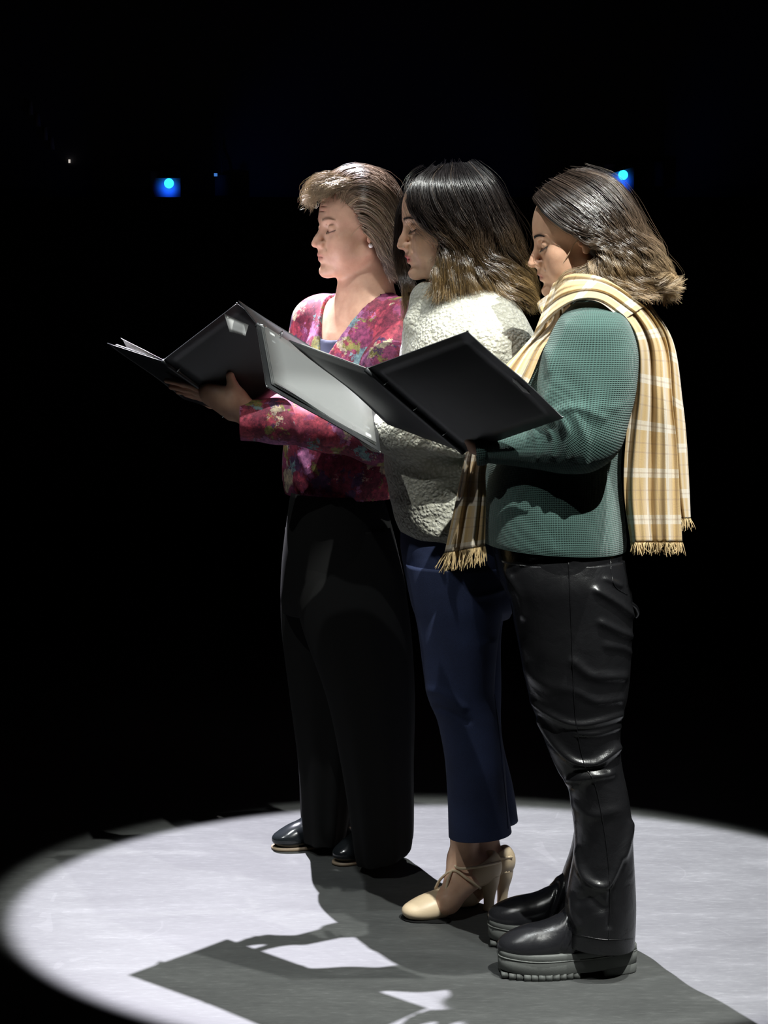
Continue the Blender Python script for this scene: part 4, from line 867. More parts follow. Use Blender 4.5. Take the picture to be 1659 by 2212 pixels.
lfj = loft([ring(1220, 876, 1115, yfj, 0.082), ring(1360, 920, 1085, yfj, 0.08), ring(1500, 950, 1085, yfj, 0.074), ring(1600, 975, 1088, yfj, 0.068), ring(1700, 985, 1105, yfj, 0.068), ring(1775, 990, 1117, yfj, 0.07, pyr=1770)], 80, 60, jd)
V, Fs, uv = merge([hipj, lnj, lfj]); jo = mk('jeans', V, Fs, M_DENIM, pb, uv=uv)
sp = drop(V, Fs, cr([(1068, 1500), (1080, 1600), (1090, 1700), (1098, 1790)], 50)); 
if len(sp) > 4: v = tubemesh(sp, 0.0011, 5); mk('seam', v[0], v[1], M_DENIM, jo)
# --- heeled shoes
def heel_shoe(dd):
    t, h = dd['toe'].copy(), dd['heel'].copy(); ax_ = (t-h); L = np.linalg.norm(ax_); f = ax_/L; sd = np.array([-f[1], f[0], 0]); Rr = np.stack([f, sd, [0, 0, 1.0]])
    W = lambda a, b, c: h+f*a+sd*b+np.array([0, 0, c]); S_ = SDF()
    S_.ell(W(L+0.000, 0, 0.020), (0.040, 0.034, 0.022), Rr, 0.02); S_.ell(W(L-0.035, 0, 0.026), (0.045, 0.037, 0.030), Rr, 0.02)
    S_.cone(W(L-0.05, 0, 0.030), W(0.035, 0, 0.085), 0.026, 0.027, 0.02); S_.ell(W(0.004, 0, 0.104), (0.034, 0.030, 0.040), Rr, 0.02)
    S_.ell(W(0.022, 0, 0.150), (0.028, 0.022, 0.045), Rr, 0.008, 's'); S_.cone(W(0.05, 0, 0.14), W(L-0.055, 0, 0.082), 0.030, 0.026, 0.006, 's')
    S_.box(W(L-0.02, 0, -0.03), (0.1, 0.1, 0.03), Rr, 0.0, 0.003, 's')
    lo, hi = np.minimum(t, h)-0.07, np.maximum(t, h)+0.07
    V, Q = S_.mesh(np.arange(lo[0], hi[0], 0.0025), np.arange(lo[1], hi[1], 0.0025), np.arange(-0.01, 0.19, 0.0025)); sh = mk('shoe', V, Q, M_CREAM, pb)
    hv = [(W(0.0, 0, 0.085), 0.026), (W(-0.002, 0, 0.065), 0.021), (W(-0.001, 0, 0.04), 0.0145), (W(0.0, 0, 0.015), 0.012), (W(0.0, 0, 0.0), 0.0135)]
    v = tubemesh(cr([q[0] for q in hv], 16), cr(np.array([[q[1]] for q in hv]), 16)[:, 0], 20); mk('heel', v[0], v[1], M_CREAM, sh)
    v1 = tubemesh(cr([W(-0.020, 0.02, 0.118), W(0.03, 0.036, 0.118), W(0.075, 0.020, 0.112), W(0.082, 0, 0.112), W(0.075, -0.020, 0.112), W(0.03, -0.036, 0.118), W(-0.02, -0.02, 0.118)], 30), 0.0034, 6)
    v2 = tubemesh(cr([W(0.035, 0.034, 0.065), W(0.066, 0.030, 0.090), W(0.088, 0.004, 0.104), W(0.110, -0.018, 0.082), W(0.120, -0.030, 0.055)], 24), 0.0034, 6)
    v3 = tubemesh(cr([W(0.035, -0.034, 0.065), W(0.066, -0.030, 0.090), W(0.088, -0.004, 0.104), W(0.110, 0.018, 0.082), W(0.120, 0.030, 0.055)], 24), 0.0034, 6)
    V, Fs, _ = merge([v1, v2, v3]); mk('strap', V, Fs, M_CREAM, sh)
    v = box_verts(W(0.022, -0.0415 if True else 0, 0.113), f*0.012, sd*0.003, (0, 0, 0.011)); mk('buckle', v[0], v[1], M_CHROME, sh, smooth=False)
    so = extr(place(np.c_[sole_outline(0.115, 0.078), np.zeros(60)], (0, 0, 0), 0)[:, :2], [(0.0, 0.96), (0.0035, 1.0)])
    yaw = math.degrees(math.atan2(-f[1], -f[0])); mk('sole', place(so[0]+np.array([0.075, 0, 0]), t, -yaw), so[1], M_CREPE, sh)
heel_shoe(near); heel_shoe(far)
# --- hair
bN = [[(925, 380, -.015), (893, 398, -.048), (880, 435, -.068), (902, 476, -.076), (945, 500, -.082), (962, 540, -.088), (945, 590, -.092), (925, 632, -.10)],
      [(945, 371, -.015), (915, 400, -.060), (925, 450, -.084), (962, 502, -.092), (985, 550, -.098), (968, 602, -.104), (940, 650, -.115)],
      [(968, 366, -.01), (955, 400, -.066), (972, 450, -.088), (1003, 510, -.098), (1018, 560, -.106), (1000, 608, -.118), (985, 650, -.13)],
      [(990, 363, -.01), (1000, 400, -.062), (1025, 450, -.084), (1048, 508, -.094), (1045, 556, -.104), (1085, 600, -.12), (1120, 655, -.13)],
      [(1008, 364, -.005), (1045, 402, -.045), (1072, 455, -.066), (1098, 508, -.076), (1108, 555, -.084), (1128, 605, -.09), (1145, 672, -.09)],
      [(1010, 366, .02), (1055, 402, .0), (1088, 458, .0), (1112, 515, 0), (1122, 570, 0), (1140, 620, 0), (1150, 665, 0)]]
bF = [[(x, y, -d) for x, y, d in r] for r in bN[:5]][::-1]
colsB = [(0, (0.014, 0.012, 0.014)), (0.45, (0.022, 0.015, 0.012)), (0.68, (0.085, 0.052, 0.026)), (1, (0.34, 0.22, 0.09))]
gB = guides_px(bN, HB.o[1])
h1 = strands(gB, 7000, 26, 0.010, 1.0, 0.009, colsB, locks=130, wave=(0.014, 2.6), frizz=0.0020, r=0.00062, depth=0.012, seed=41, lenj=(0.75, 1.03), cdev=0.25, streak=(0.06, (0.12, 0.09, 0.07)))
h2 = strands(guides_px(bF, HB.o[1]), 1500, 18, 0.012, 1.0, 0.008, colsB, locks=50, wave=(0.010, 2.2), r=0.0009, seed=42)
fly = strands(gB, 350, 18, 0.018, 1.8, 0.02, colsB, locks=80, wave=(0.012, 2.4), frizz=0.008, r=0.0003, depth=0.016, seed=43, base=False)
ff = strands(guides_px([[(900, 400, .05), (866, 450, .078), (858, 540, .08), (866, 600, .06), (872, 650, .0), (880, 700, -.05)], [(910, 395, .055), (872, 450, .085), (870, 540, .09), (884, 600, .07), (892, 640, .03), (868, 712, -.04)]], HB.o[1]), 300, 20, 0.010, 1, 0.006, colsB, locks=12, r=0.0005, frizz=0.003, wave=(0.005, 2), base=False, seed=44)
s = SDF(); s.ell(HB.w((-1.5, 0, 3.7)), np.array((9.3, 7.6, 8.3))*HB.k, HB.R, 0.01); s.ell(HB.w((-4, 0, -2.5)), np.array((5.8, 6.8, 7))*HB.k, HB.R, 0.02)
s.ell(HB.w((8.4, 0, -3.0)), np.array((8.6, 9.5, 10.2))*HB.k, HB.R, 0.004, 's')
o = HB.o; Vc, Qc = s.mesh(np.arange(o[0]-0.15, o[0]+0.17, 0.004), np.arange(o[1]-0.12, o[1]+0.12, 0.004), np.arange(o[2]-0.15, o[2]+0.16, 0.004))
V, Fs, C = merge([h1, h2, fly, ff, (Vc, Qc, np.tile([0.016, 0.012, 0.011], (len(Vc), 1)))]); mk('hair', V, Fs, M_HAIR_D, pb, colr=C)
wire(pb, HB, [(1.5, 7.0, -0.6), (3.4, 6.6, -2.6), (4.8, 6.0, -4.0), (5.6, 5.4, -4.6)], 0.0008)

# ------------------------------------------------------------------ person in floral cardigan and wide black trousers (farthest)
YA = 5.27
pa = tag(empty('person', P(760, 1870, 5.2)*np.array([1, 1, 0])), 'person with short light brown hair in a floral cardigan and wide black trousers, farthest', 'person', 'people reading on stage')
RR = Frame((0, 0, 0), yaw=22, pitch=1, scale=0.0104)
HA = Frame(P(677, 527, YA-0.04)-0.0104*(np.array([10.5, 0, -3.4])@RR.R), yaw=22, pitch=1, scale=0.0104)
YAW = 46
def torsoA(s, g):
    y = math.radians(YAW); R = np.stack([[math.cos(y), math.sin(y), 0], [-math.sin(y), math.cos(y), 0], [0, 0, 1.0]])
    a = lambda x, py, dx=0, dyy=0: P(x, py, YA)+R[0]*dx+R[1]*dyy
    s.ell(a(772, 790), (0.095+g, 0.155+g, 0.165+g), R, 0.05); s.ell(a(772, 815, -0.03), (0.095+g, 0.13+g, 0.085+g), R, 0.05)
    s.ell(a(740, 930), (0.100+g*4, 0.13+g*4, 0.15+g*2), R, 0.06); s.ell(a(735, 1040), (0.092+g*5, 0.125+g*5, 0.12+g*2), R, 0.06)
    s.cone(a(792, 690, 0, -0.13), a(792, 690, 0, 0.13), 0.050+g, 0.050+g, 0.05)
    s.cone(a(790, 640), a(785, 720), 0.058+g*0.6, 0.085+g, 0.05)
    return R, a
s = SDF(); RA, aA = torsoA(s, -0.004)
s.cone(HA.w((-2.6, 0, -3)), P(800, 640, YA), 0.052, 0.055, 0.03); s.cone(HA.w((1.8, 0, -8.0)), P(782, 668, YA-0.02), 0.024, 0.045, 0.04)
shN, elN, wrN = aA(800, 700, 0, -0.16), P(800, 945, YA-0.19), P(535, 893, YA-0.20)
s.chain([shN, elN, wrN], [0.045, 0.034, 0.026], 0.03)
# near hand: palm under the folder, thumb up against the cover, fingers running forward beneath it
yh = YA-0.20
s.cone(wrN, P(505, 868, yh), 0.027, 0.031, 0.02); s.cone(P(505, 868, yh), P(452, 848, yh+0.02), 0.033, 0.024, 0.015); s.cone(P(500, 890, yh+0.01), P(455, 858, yh+0.025), 0.020, 0.018, 0.015)
s.cone(P(510, 860, yh-0.005), P(503, 834, yh-0.012), 0.019, 0.0135, 0.015); s.cone(P(503, 834, yh-0.012), P(497, 812, yh-0.016), 0.0128, 0.0100, 0.004)
for pts in ([(455, 845, 0.02), (425, 836, 0.03), (395, 828, 0.04), (360, 822, 0.05)], [(452, 852, 0.03), (425, 845, 0.045), (400, 840, 0.055), (370, 836, 0.062)], [(450, 858, 0.04), (428, 852, 0.06), (405, 848, 0.072), (385, 846, 0.078)], [(452, 864, 0.05), (435, 858, 0.075), (418, 854, 0.085), (402, 852, 0.09)]):
    q = [P(x, y, yh+d) for x, y, d in pts]; s.chain(q, [0.0115, 0.0092, 0.0082, 0.0066], 0.006)
shF, elF, wrF = aA(770, 700, 0, 0.16), P(655, 900, YA+0.10), P(520, 872, YA+0.02)
s.chain([shF, elF, wrF], [0.045, 0.034, 0.024], 0.03); hand_ops(s, wrF, (-1, 0.1, 0.1), (0.1, -0.4, 1), (0.2, -1, 0.2), 0.9)
for dy, top, kn, an in ((-0.05, (755, 1200), (790, 1500), (830, 1800)), (0.05, (730, 1200), (700, 1500), (695, 1780))):
    s.chain([P(*top, YA+dy), P(*kn, YA+dy), P(*an, YA+dy)], [0.055, 0.045, 0.035], 0.04)
s.ell(P(735, 1120, YA), (0.07, 0.09, 0.12), I3, 0.05)
head_ops(s, HA, nose=0.8, jaw=1.06, cheek=0.25, chin=-0.2, lines=3)
hz = HA.w((0, 0, -12))[2]
V, Q = s.mesh(axis(-0.62, 0.25, [(-0.56, -0.3), (HA.o[0]-0.13, HA.o[0]+0.14)], 0.0021, 0.006), axis(YA-0.34, YA+0.42, [(YA-0.24, YA-0.09), (YA-0.12, YA+0.12)], 0.0021, 0.006), axis(0, 1.85, [(1.07, 1.25), (hz-0.06, hz+0.32)], 0.0021, 0.007))
nA = SN(77, 120); 
mk('body', V, Q, M_SKIN, pa, colr=skin_colour(V, HA, (0.60, 0.38, 0.27), (0.48, 0.21, 0.17), 0.12))
for g in (1, -1):
    V_, F_ = brow(HA, g, 60, 0.0003); mk('eyebrow', V_, F_, simple('fair_brow', (0.25, 0.16, 0.10), 0.7), pa)
    V_, F_ = lash(HA, g, 0.0005); mk('eyelashes', V_, F_, M_LASH, pa)
o_ = HA.w((-0.5, 7.75, -3.9)); v = SDF().ell(o_, (0.006, 0.006, 0.006), I3, 0.001).mesh(np.arange(o_[0]-0.01, o_[0]+0.01, 0.001), np.arange(o_[1]-0.01, o_[1]+0.01, 0.001), np.arange(o_[2]-0.01, o_[2]+0.01, 0.001)); mk('earring', v[0], v[1], M_PEARL, pa)
wire(pa, HA, [(0.4, 7.4, 1.2), (2.0, 7.0, 0.2), (3.4, 6.6, -1.2), (4.6, 6.1, -2.8)], 0.0008)
v = tubemesh(np.array([P(484, 897, yh+0.012)+np.array([0.005*math.cos(q), 0.012*math.sin(q), 0.006*math.cos(q)]) for q in np.linspace(0, 6.2832, 17)]), 0.0014, 6, False); mk('finger_ring', v[0], v[1], M_CHROME, pa)
# --- cardigan with open V neck over a navy camisole
s = SDF(); torsoA(s, 0.006)
s.chain([aA(800, 700, 0, -0.14), P(840, 800, YA-0.20), P(815, 945, YA-0.20)], [0.062, 0.062, 0.058], 0.04)
s.chain([P(815, 945, YA-0.20), P(700, 925, YA-0.20), P(600, 911, YA-0.20), P(525, 908, YA-0.20)], [0.058, 0.053, 0.047, 0.046], 0.03)
s.chain([aA(770, 700, 0, 0.14), P(660, 800, YA+0.14), P(655, 895, YA+0.10), P(585, 885, YA+0.06)], [0.062, 0.054, 0.045, 0.035], 0.04)
cutx = P(520, 900, YA-0.2)[0]
# neck opening: remove a V-shaped prism running along the view of the chest
vt, vb = P(800, 600, YA-0.1), P(716, 775, YA-0.14)
fdir = -RA[0]
def vneck(Fd, X, Y, Z):
    # coordinates across the chest (a) and height; V apex at vb
    c = P(772, 770, YA); a = (X-c[0])*RA[1][0]+(Y-c[1])*RA[1][1]; h = Z-c[2]; fr = (X-c[0])*RA[0][0]+(Y-c[1])*RA[0][1]
    half = 0.010+0.50*np.clip(h, 0, 1)
    d = np.maximum(np.abs(a+0.0)-half, -h); d = np.maximum(d, fr-0.075-0.2*np.clip(h-0.12, 0, 1))*0.85
    r = np.sqrt((X-P(796, 0, YA)[0])**2+(Y-YA)**2)-0.064; r = np.maximum(r, P(0, 665, YA)[2]-Z)
    return np.maximum(np.maximum(Fd, -d), np.maximum(-r, Fd)).astype(np.float32)
V, Q = s.mesh(np.arange(-0.42, 0.2, 0.0042), np.arange(YA-0.30, YA+0.32, 0.0042), np.arange(0.9, 1.5, 0.0042), post=vneck)
n = vnormals(V, Q); a = SN(51, 26)(V)*0.0024+SN(52, 60, aniso=(1, 1, 0.4))(V)*0.0008
AF = [([(745, 640), (730, 690), (715, 740)], 5, 0.003), ([(700, 640), (688, 700), (675, 740)], 7, 0.003), ([(860, 660), (800, 720), (770, 770)], 8, 0.005), ([(880, 690), (840, 720), (790, 780)], 7, 0.004), ([(650, 985), (665, 1020), (680, 1050)], 8, 0.006), ([(630, 900), (650, 960)], 8, 0.004), ([(640, 1040), (670, 1080), (720, 1090)], 9, 0.005)]
a = a+ridges(V, AF)*np.clip(-n[:, 1]+0.2, 0, 1); V = V+n*a[:, None]
hz_ = P(700, 1090, YA)[2]; V[:, 2] = np.maximum(V[:, 2], hz_-0.02*np.clip((V[:, 0]+0.15)/0.3, 0, 1)); V[:, 0] = np.where(V[:, 1] < YA+0.02, np.maximum(V[:, 0], cutx), V[:, 0])
cd = mk('cardigan', V, Q, M_FLORAL, pa)
s = SDF(); torsoA(s, 0.0015)
def cami(Fd, X, Y, Z):
    c = P(772, 728, YA); a = (X-c[0])*RA[1][0]+(Y-c[1])*RA[1][1]; top = c[2]-0.004+2.2*a*a
    return np.maximum(Fd, Z-top).astype(np.float32)
V, Q = s.mesh(np.arange(-0.32, 0.12, 0.005), np.arange(YA-0.2, YA+0.2, 0.005), np.arange(1.05, 1.32, 0.005), post=cami); mk('camisole', V, Q, M_CAMI, pa)
# --- wide trousers
cn = SN(61, 10, aniso=(1, 1, 0.25))
def cd_(V, n, t, th): return 0.006*cn(V)*np.clip(t*1.4, 0.2, 1)+0.003*np.sin(th*9+V[:, 2]*2)*t
hipa = loft([ring(1060, 628, 824, YA, 0.145), ring(1120, 620, 842, YA, 0.15), ring(1200, 610, 862, YA, 0.155), ring(1280, 606, 878, YA, 0.15), ring(1320, 610, 870, YA, 0.12)], 30, 90, lambda V, n, t, th: 0*t)
lna = loft([ring(1140, 634, 844, YA-0.055, 0.088), ring(1230, 628, 868, YA-0.065, 0.092), ring(1350, 650, 888, YA-0.075, 0.095), ring(1500, 700, 898, YA-0.08, 0.10), ring(1650, 730, 896, YA-0.085, 0.105), ring(1780, 750, 896, YA-0.09, 0.115), ring(1835, 758, 893, YA-0.09, 0.12, pyr=1815), ring(1856, 764, 885, YA-0.09, 0.12, pyr=1828)], 110, 110, cd_)
lfa = loft([ring(1140, 616, 838, YA+0.05, 0.088), ring(1230, 608, 850, YA+0.06, 0.09), ring(1350, 606, 830, YA+0.075, 0.095), ring(1500, 622, 800, YA+0.08, 0.10), ring(1650, 640, 780, YA+0.08, 0.105), ring(1760, 646, 765, YA+0.085, 0.11), ring(1806, 650, 755, YA+0.085, 0.115)], 110, 100, cd_)
V, Fs, uv = merge([hipa, lna, lfa]); mk('wide_trousers', V, Fs, M_CREPE, pa, uv=uv)
def flat_shoe(toe, yaw):
    S_ = SDF(); y = math.radians(yaw); Rb = np.array([[math.cos(y), math.sin(y), 0], [-math.sin(y), math.cos(y), 0], [0, 0, 1.0]]); w = lambda p: place(np.array([p], float), toe, yaw)[0]
    S_.ell(w((0.048, 0, 0.026)), (0.048, 0.036, 0.024), Rb, 0.02); S_.ell(w((0.095, 0, 0.036)), (0.065, 0.036, 0.034), Rb, 0.02); S_.ell(w((0.20, 0, 0.045)), (0.05, 0.031, 0.032), Rb, 0.03); S_.cone(w((0.12, 0, 0.06)), w((0.19, 0, 0.10)), 0.03, 0.034, 0.03)
    S_.box(w((0.12, 0, -0.02)), (0.2, 0.1, 0.025), Rb, 0.0, 0.003, 's'); lo = toe-0.12; hi = toe+0.32
    V, Q = S_.mesh(np.arange(lo[0], hi[0], 0.003), np.arange(toe[1]-0.1, toe[1]+0.1, 0.003), np.arange(0, 0.16, 0.003)); sh = mk('shoe', V, Q, M_PATENT, pa)
    out = sole_outline(0.255, 0.085); out[:, 0] += 0.255; e = extr(out, [(0.0, 0.97), (0.002, 1.0), (0.008, 1.0)]); mk('sole', place(e[0], toe, yaw), e[1], simple('tan_sole_edge', (0.20, 0.15, 0.10), 0.6), sh)
flat_shoe(ground(588, 1836), 22); flat_shoe(ground(725, 1871), 47)
# --- hair
aN = [[(790, 497, -.078), (806, 512, -.085), (822, 540, -.086), (838, 575, -.080), (850, 605, -.07)],
      [(780, 468, -.076), (800, 478, -.084), (826, 515, -.086), (842, 560, -.082), (858, 598, -.066)],
      [(766, 448, -.072), (790, 445, -.083), (826, 475, -.086), (850, 530, -.080), (862, 590, -.060)],
      [(748, 440, -.062), (768, 408, -.070), (815, 420, -.078), (850, 480, -.074), (866, 570, -.05)],
      [(728, 438, -.050), (740, 395, -.048), (790, 378, -.050), (845, 420, -.050), (868, 500, -.04), (866, 575, -.03)],
      [(712, 438, -.025), (715, 388, -.015), (775, 366, -.005), (838, 392, 0), (868, 460, 0), (870, 560, 0)]]
aF = [[(x-6, y, -d) for x, y, d in r] for r in aN[:5]][::-1]
colsA = [(0, (0.27, 0.19, 0.12)), (0.3, (0.21, 0.145, 0.095)), (0.65, (0.10, 0.07, 0.05)), (1, (0.10, 0.07, 0.05))]
gA = guides_px(aN+aF, HA.o[1])
h1 = strands(gA, 7000, 18, 0.009, 1.2, 0.009, colsA, locks=170, wave=(0.006, 1.7), frizz=0.0032, r=0.00058, depth=0.008, seed=61, lenj=(0.7, 1.05), cdev=0.28, streak=(0.12, (0.42, 0.34, 0.25)))
fr = [[(780, 428, -.068), (756, 408, -.064), (722, 410, -.058), (702, 436, -.052)], [(764, 415, -.055), (736, 398, -.052), (704, 405, -.046), (682, 436, -.042)], [(742, 408, -.035), (716, 393, -.03), (688, 403, -.025), (668, 442, -.02)], [(730, 406, -.0), (708, 391, .0), (682, 404, .01), (665, 450, .01)], [(720, 408, .03), (703, 396, .03), (684, 410, .035), (672, 454, .035)]]
h2 = strands(guides_px(fr, HA.o[1]), 2200, 14, 0.009, 1.6, 0.008, [(0, (0.26, 0.19, 0.12)), (1, (0.46, 0.37, 0.22))], locks=110, wave=(0.009, 2.2), frizz=0.006, r=0.0005, depth=0.016, seed=62, lenj=(0.35, 1.0), base=False)
fly = strands(gA, 260, 14, 0.014, 1.8, 0.012, colsA, locks=80, wave=(0.006, 2), frizz=0.005, r=0.0003, depth=0.012, seed=63, base=False)
s = SDF(); s.ell(HA.w((-1.5, 0, 3.6)), np.array((9.3, 7.6, 8.2))*HA.k, HA.R, 0.01); s.ell(HA.w((-4.4, 0, -2.5)), np.array((5.0, 6.6, 6.0))*HA.k, HA.R, 0.02)
s.ell(HA.w((7.6, 0, -3.4)), np.array((8.6, 9.5, 9.6))*HA.k, HA.R, 0.004, 's')
o = HA.o; Vc, Qc = s.mesh(np.arange(o[0]-0.15, o[0]+0.15, 0.004), np.arange(o[1]-0.14, o[1]+0.14, 0.004), np.arange(o[2]-0.14, o[2]+0.16, 0.004))
V, Fs, C = merge([h1, h2, fly, (Vc, Qc, np.tile([0.10, 0.07, 0.05], (len(Vc), 1)))]); mk('hair', V, Fs, M_HAIR, pa, colr=C)
# ------------------------------------------------------------------ folders
def panel(pts, thick, away, N=10, bend=0.0):
    """quad slab from 4 corners (3D), slightly bent, extruded along 'away'"""
    a, b, c, d = [np.asarray(q, float) for q in pts]; t = np.linspace(0, 1, N); U, W = np.meshgrid(t, t, indexing='ij')
    V = (a*((1-U)*(1-W))[..., None]+b*(U*(1-W))[..., None]+c*(U*W)[..., None]+d*((1-U)*W)[..., None])
    n = np.cross(b-a, d-a); n /= np.linalg.norm(n); n = n if n@away > 0 else -n
    V = V+n*(bend*np.sin(U*math.pi)*np.sin(W*math.pi))[..., None]+n*(bend*0.5*np.sin(W*math.pi*2.1+0.6)*U)[..., None]
    V = V.reshape(-1, 3); B = V+n*thick; i = np.arange(N-1)[:, None]*N; j = np.arange(N-1)[None]
    F1 = np.stack([i+j, i+N+j, i+N+j+1, i+j+1], -1).reshape(-1, 4); n0 = N*N; k = np.arange(N-1)
    es = []
    for A_, B_ in ((k, k+1), (k*N, (k+1)*N), (k+(N-1)*N, k+1+(N-1)*N), (k*N+N-1, (k+1)*N+N-1)): es.append(np.stack([A_, B_, B_+n0, A_+n0], 1))
    return np.vstack([V, B]), [F1, F1[:, ::-1]+n0]+es
def folder(label, T, Bs, near, far, mats, bend=0.004, sheets=3, mat=None):
    near_far = (near, 1), (far, -1)
    if mat: near_far = near_far[:1]
    """T,Bs spine ends; near=(outer top, outer bottom) corners; far likewise"""
    root = tag(empty('folder', (T+Bs)/2), label, 'folder', 'music folders held by the singers')
    upn = np.array([0, 0.0, 1.0])
    v = panel((T, near[0], near[1], Bs), 0.0022, upn, bend=-bend); mk('near_cover', v[0], v[1], mats[0], root)
    v = panel((T, far[0], far[1], Bs), 0.0022, upn, bend=-bend); mk('far_cover', v[0], v[1], mats[1], root)
    sd = np.cross(Bs-T, upn); sd /= np.linalg.norm(sd)
    v = tubemesh(cr([T, (T+Bs)/2, Bs], 12), 0.006, 8); mk('spine', v[0], v[1], mats[1], root)
    for k in range(sheets):
        for side, tag_ in near_far:
            ins = lambda p, q, f: p+(q-p)*f
            o = upn*(0.004+0.0022*k); a = ins(T, Bs, 0.04+0.012*k); b = ins(near[0] if tag_ == 1 else far[0], near[1] if tag_ == 1 else far[1], 0.05+0.012*k); c = ins(near[1] if tag_ == 1 else far[1], near[0] if tag_ == 1 else far[0], 0.04); d = ins(Bs, T, 0.04)
            b = ins(b, a, 0.06); c = ins(c, d, 0.06); v = panel((a+o, b+o, c+o, d+o), 0.0004, upn, N=8, bend=0.003+0.001*k); mk('sheet', v[0], v[1], (mat or M_PAPER) if tag_ == 1 else M_PAPER, root)
    for f in (0.2, 0.5, 0.8):
        c = T+(Bs-T)*f+upn*0.010; ax_ = (Bs-T)/np.linalg.norm(Bs-T); s1 = np.cross(ax_, upn); s1 /= np.linalg.norm(s1); s2 = np.cross(s1, ax_)
        th = np.linspace(0, 2*math.pi, 17); v = tubemesh(np.array([c+s1*0.011*math.cos(q)+s2*0.010*math.sin(q) for q in th]), 0.0012, 6, False); mk('ring', v[0], v[1], M_CHROME, root)
    c = T+(Bs-T)*0.03+upn*0.004; v = tubemesh([c, c+(Bs-T)*0.05], 0.0045, 8); mk('spine_clip', v[0], v[1], M_CHROME, root)
    for q in (near[0], near[1]):
        w_ = (near[0]+near[1]+T+Bs)/4; d = (w_-q)*0.03; v = tubemesh([q+np.array([0, -0.001, 0.0005]), q+d*0.6], 0.0022, 6); mk('corner_guard', v[0], v[1], M_CHROME, root)
    return root
fC = folder('black vinyl folder held open by the person in the green sweater', P(790, 797, 4.35), P(1002, 978, 4.42), (P(1010, 715, 4.21), P(1217, 902, 4.235)), (P(625, 735, 4.53), P(838, 915, 4.59)), (M_FOLD, M_FOLD), 0.006)
fB = folder('grey vinyl folder held open by the person in the cream jacket', P(553, 700, 4.74), P(808, 866, 4.80), (P(575, 835, 4.57), P(822, 978, 4.64)), (P(515, 650, 4.90), P(770, 816, 4.95)), (M_FOLD, M_FOLD), 0.003, mat=M_FOLDG)
fA = folder('black vinyl folder held open by the person in the floral cardigan', P(350, 780, 5.05), P(520, 900, 5.14), (P(512, 655, 4.93), P(690, 790, 5.02)), (P(232, 741, 5.2), P(398, 862, 5.3)), (M_FOLD, M_FOLD), 0.003)
# bright page corner turned out over the near cover
v = panel((P(484, 677, 4.90), P(537, 702, 4.90), P(530, 726, 4.895), P(496, 717, 4.895)), 0.0005, np.array([0, -1.0, 0]), N=5, bend=0.002); mk('page_corner', v[0], v[1], M_PAPER, fA)
v = panel((P(352, 777, 5.06), P(260, 731, 5.20), P(282, 757, 5.26), P(352, 786, 5.12)), 0.0005, np.array([0, 0, 1.0]), N=6, bend=0.004); mk('sheet', v[0], v[1], M_PAPER, fA)
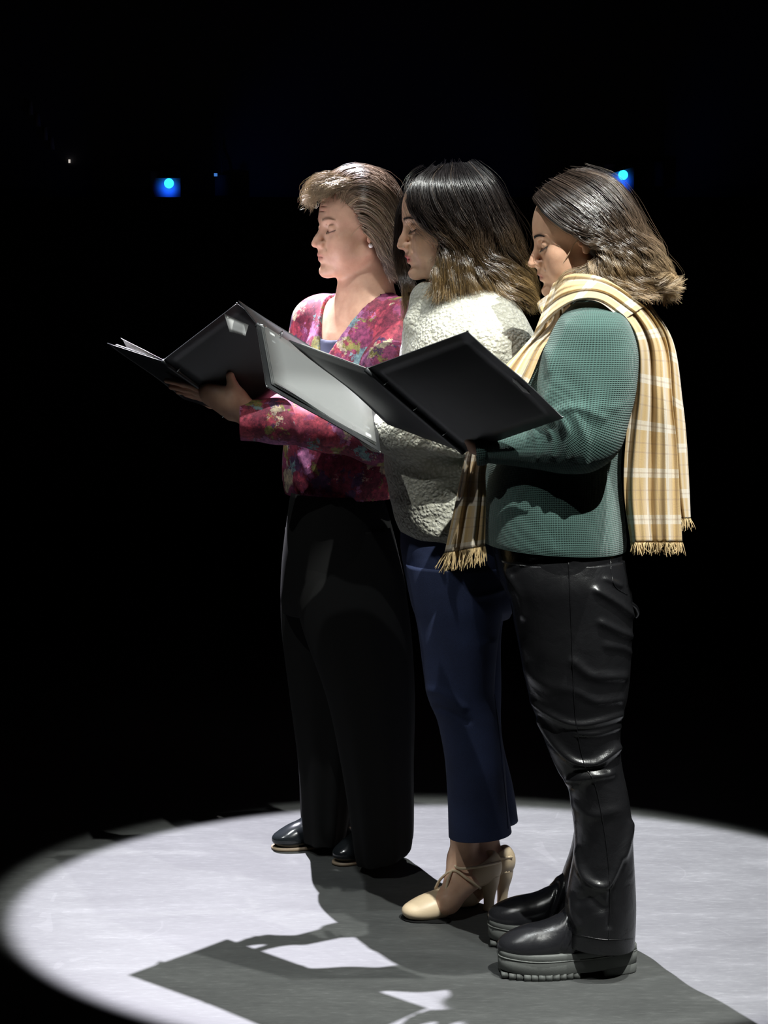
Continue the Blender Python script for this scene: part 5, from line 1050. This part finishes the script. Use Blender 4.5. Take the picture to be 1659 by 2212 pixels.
# ------------------------------------------------------------------ blue working lights behind the masking wall
M_HOOD = simple('black_metal_hood', (0.02, 0.02, 0.02), 0.5, metal=0.0)
def emis(name, c, st):
    m, nt, b = newmat(name); b.inputs['Base Color'].default_value = (*c, 1); b.inputs['Emission Color'].default_value = (*c, 1); b.inputs['Emission Strength'].default_value = st; return m
M_BLUE = emis('blue_bulb_glass', (0.02, 0.42, 1.0), 3.2); M_BLUE2 = emis('blue_lamp_reflection', (0.10, 0.35, 1.0), 0.5); M_WHITE_LED = emis('white_indicator', (1.0, 0.9, 0.8), 0.6)
M_PLATE = simple('pale_painted_plate', (0.35, 0.36, 0.4), 0.6)
def blue_lamp(px, py, label, tilt=0.0, Y=12.62, plate=(-0.11, 0.06, -0.09, 0.07)):
    c = P(px, py, Y); r = tag(empty('blue_lamp', c), label, 'lamp', 'blue backstage lamps')
    th = np.linspace(0.02, math.pi-0.02, 12); path = np.stack([np.zeros(12), np.zeros(12), 0.028*np.cos(th)], 1)+c; v = tubemesh(path, 0.028*np.sin(th), 16); mk('bulb', v[0], v[1], M_BLUE, r)
    h = [(0.040, 0.052), (0.030, 0.068), (0.028, 0.072), (0.030, 0.074), (0.055, 0.060), (0.068, 0.030), (0.070, 0.012)]
    p = np.array([[-tilt*(z-0.03), 0, z] for z, _ in h])+c+np.array([0, 0, 0.0]); v = tubemesh(p, [q for _, q in h], 24); mk('hood', v[0], v[1], M_HOOD, r)
    v = tubemesh([c+np.array([0, 0, 0.028]), c+np.array([0, 0, 0.07])], 0.014, 10); mk('socket', v[0], v[1], M_HOOD, r)
    v = tubemesh(cr([c+np.array([0, 0, 0.06]), c+np.array([0.0, 0.12, 0.09]), c+np.array([0, 0.37, 0.09])], 10), 0.008, 8); mk('bracket', v[0], v[1], M_HOOD, r)
    V, Fq = box_verts(c+np.array([plate[0], 0.06, plate[2]]), (plate[1]-plate[0], 0, 0), (0, 0.01, 0), (0, 0, plate[3]-plate[2])); mk('backing_plate', V, Fq, M_PLATE, r, smooth=False)
    L = bpy.data.lights.new('bulb_light', 'POINT'); o = bpy.data.objects.new('bulb_light', L); col.objects.link(o); L.energy = 0.8; L.color = (0.01, 0.10, 1.0); L.shadow_soft_size = 0.03
    o.parent = r; o.location = (0, -0.0, -0.035)
    return r
blue_lamp(365, 396, 'hooded blue lamp glowing in the dark at upper left')
blue_lamp(1346, 378, 'hooded blue lamp glowing in the dark behind the head of the person in green', 0.3, plate=(-0.10, 0.07, -0.13, 0.06))
def small_box(px, py, w, h, label, Y=12.9, name='reflection_box', cat='box'):
    c = P(px, py, Y); V, Fq = box_verts(c-np.array([w/2, 0, h/2]), (w, 0, 0), (0, 0.1, 0), (0, 0, h)); o = mk(name, V, Fq, M_WALL, None, smooth=False)
    tag(o, label, cat); return o
b1 = small_box(480, 400, 0.085, 0.12, 'small pale box added for the reflection of the left blue lamp'); b2 = small_box(1424, 376, 0.05, 0.14, 'small box added for the blue reflection right of the right lamp')  # added boxes standing in for secondary reflections of the blue lamps
c = P(466, 381, 12.85); v = tubemesh([c, c+np.array([0, 0, 0.018])], 0.010, 10); mk('pinpoint', v[0], v[1], M_BLUE2, b1)  # reflection of the left blue lamp, made as a small glowing part
v = tubemesh(cr([P(478, 383, 12.93), P(480, 355, 12.95), P(474, 330, 12.96), P(476, 305, 12.97)], 14), 0.006, 6); mk('cable', v[0], v[1], M_WALL, b1)
c = P(150, 352, 12.985); v = tubemesh([c, c+np.array([0, 0, 0.02])], 0.006, 10); tag(mk('indicator_light', v[0], v[1], M_WHITE_LED), 'tiny white indicator light in the dark at upper left', 'light')
lad = tag(empty('slatted_batten', P(90, 265, 12.96)), 'dim run of brown slats hanging in the dark at upper left', 'batten')
M_SLAT = simple('dim_brown_slat', (0.30, 0.22, 0.15), 0.8)
for x, y in ((66, 233), (82, 258), (98, 288), (112, 308)):
    c = P(x, y, 12.98); V, Fq = box_verts(c+np.array([-0.012, 0, -0.04]), (0.026, 0, 0), (0, 0.02, 0), (-0.006, 0, 0.075)); mk('slat', V, Fq, M_SLAT, lad, smooth=False)
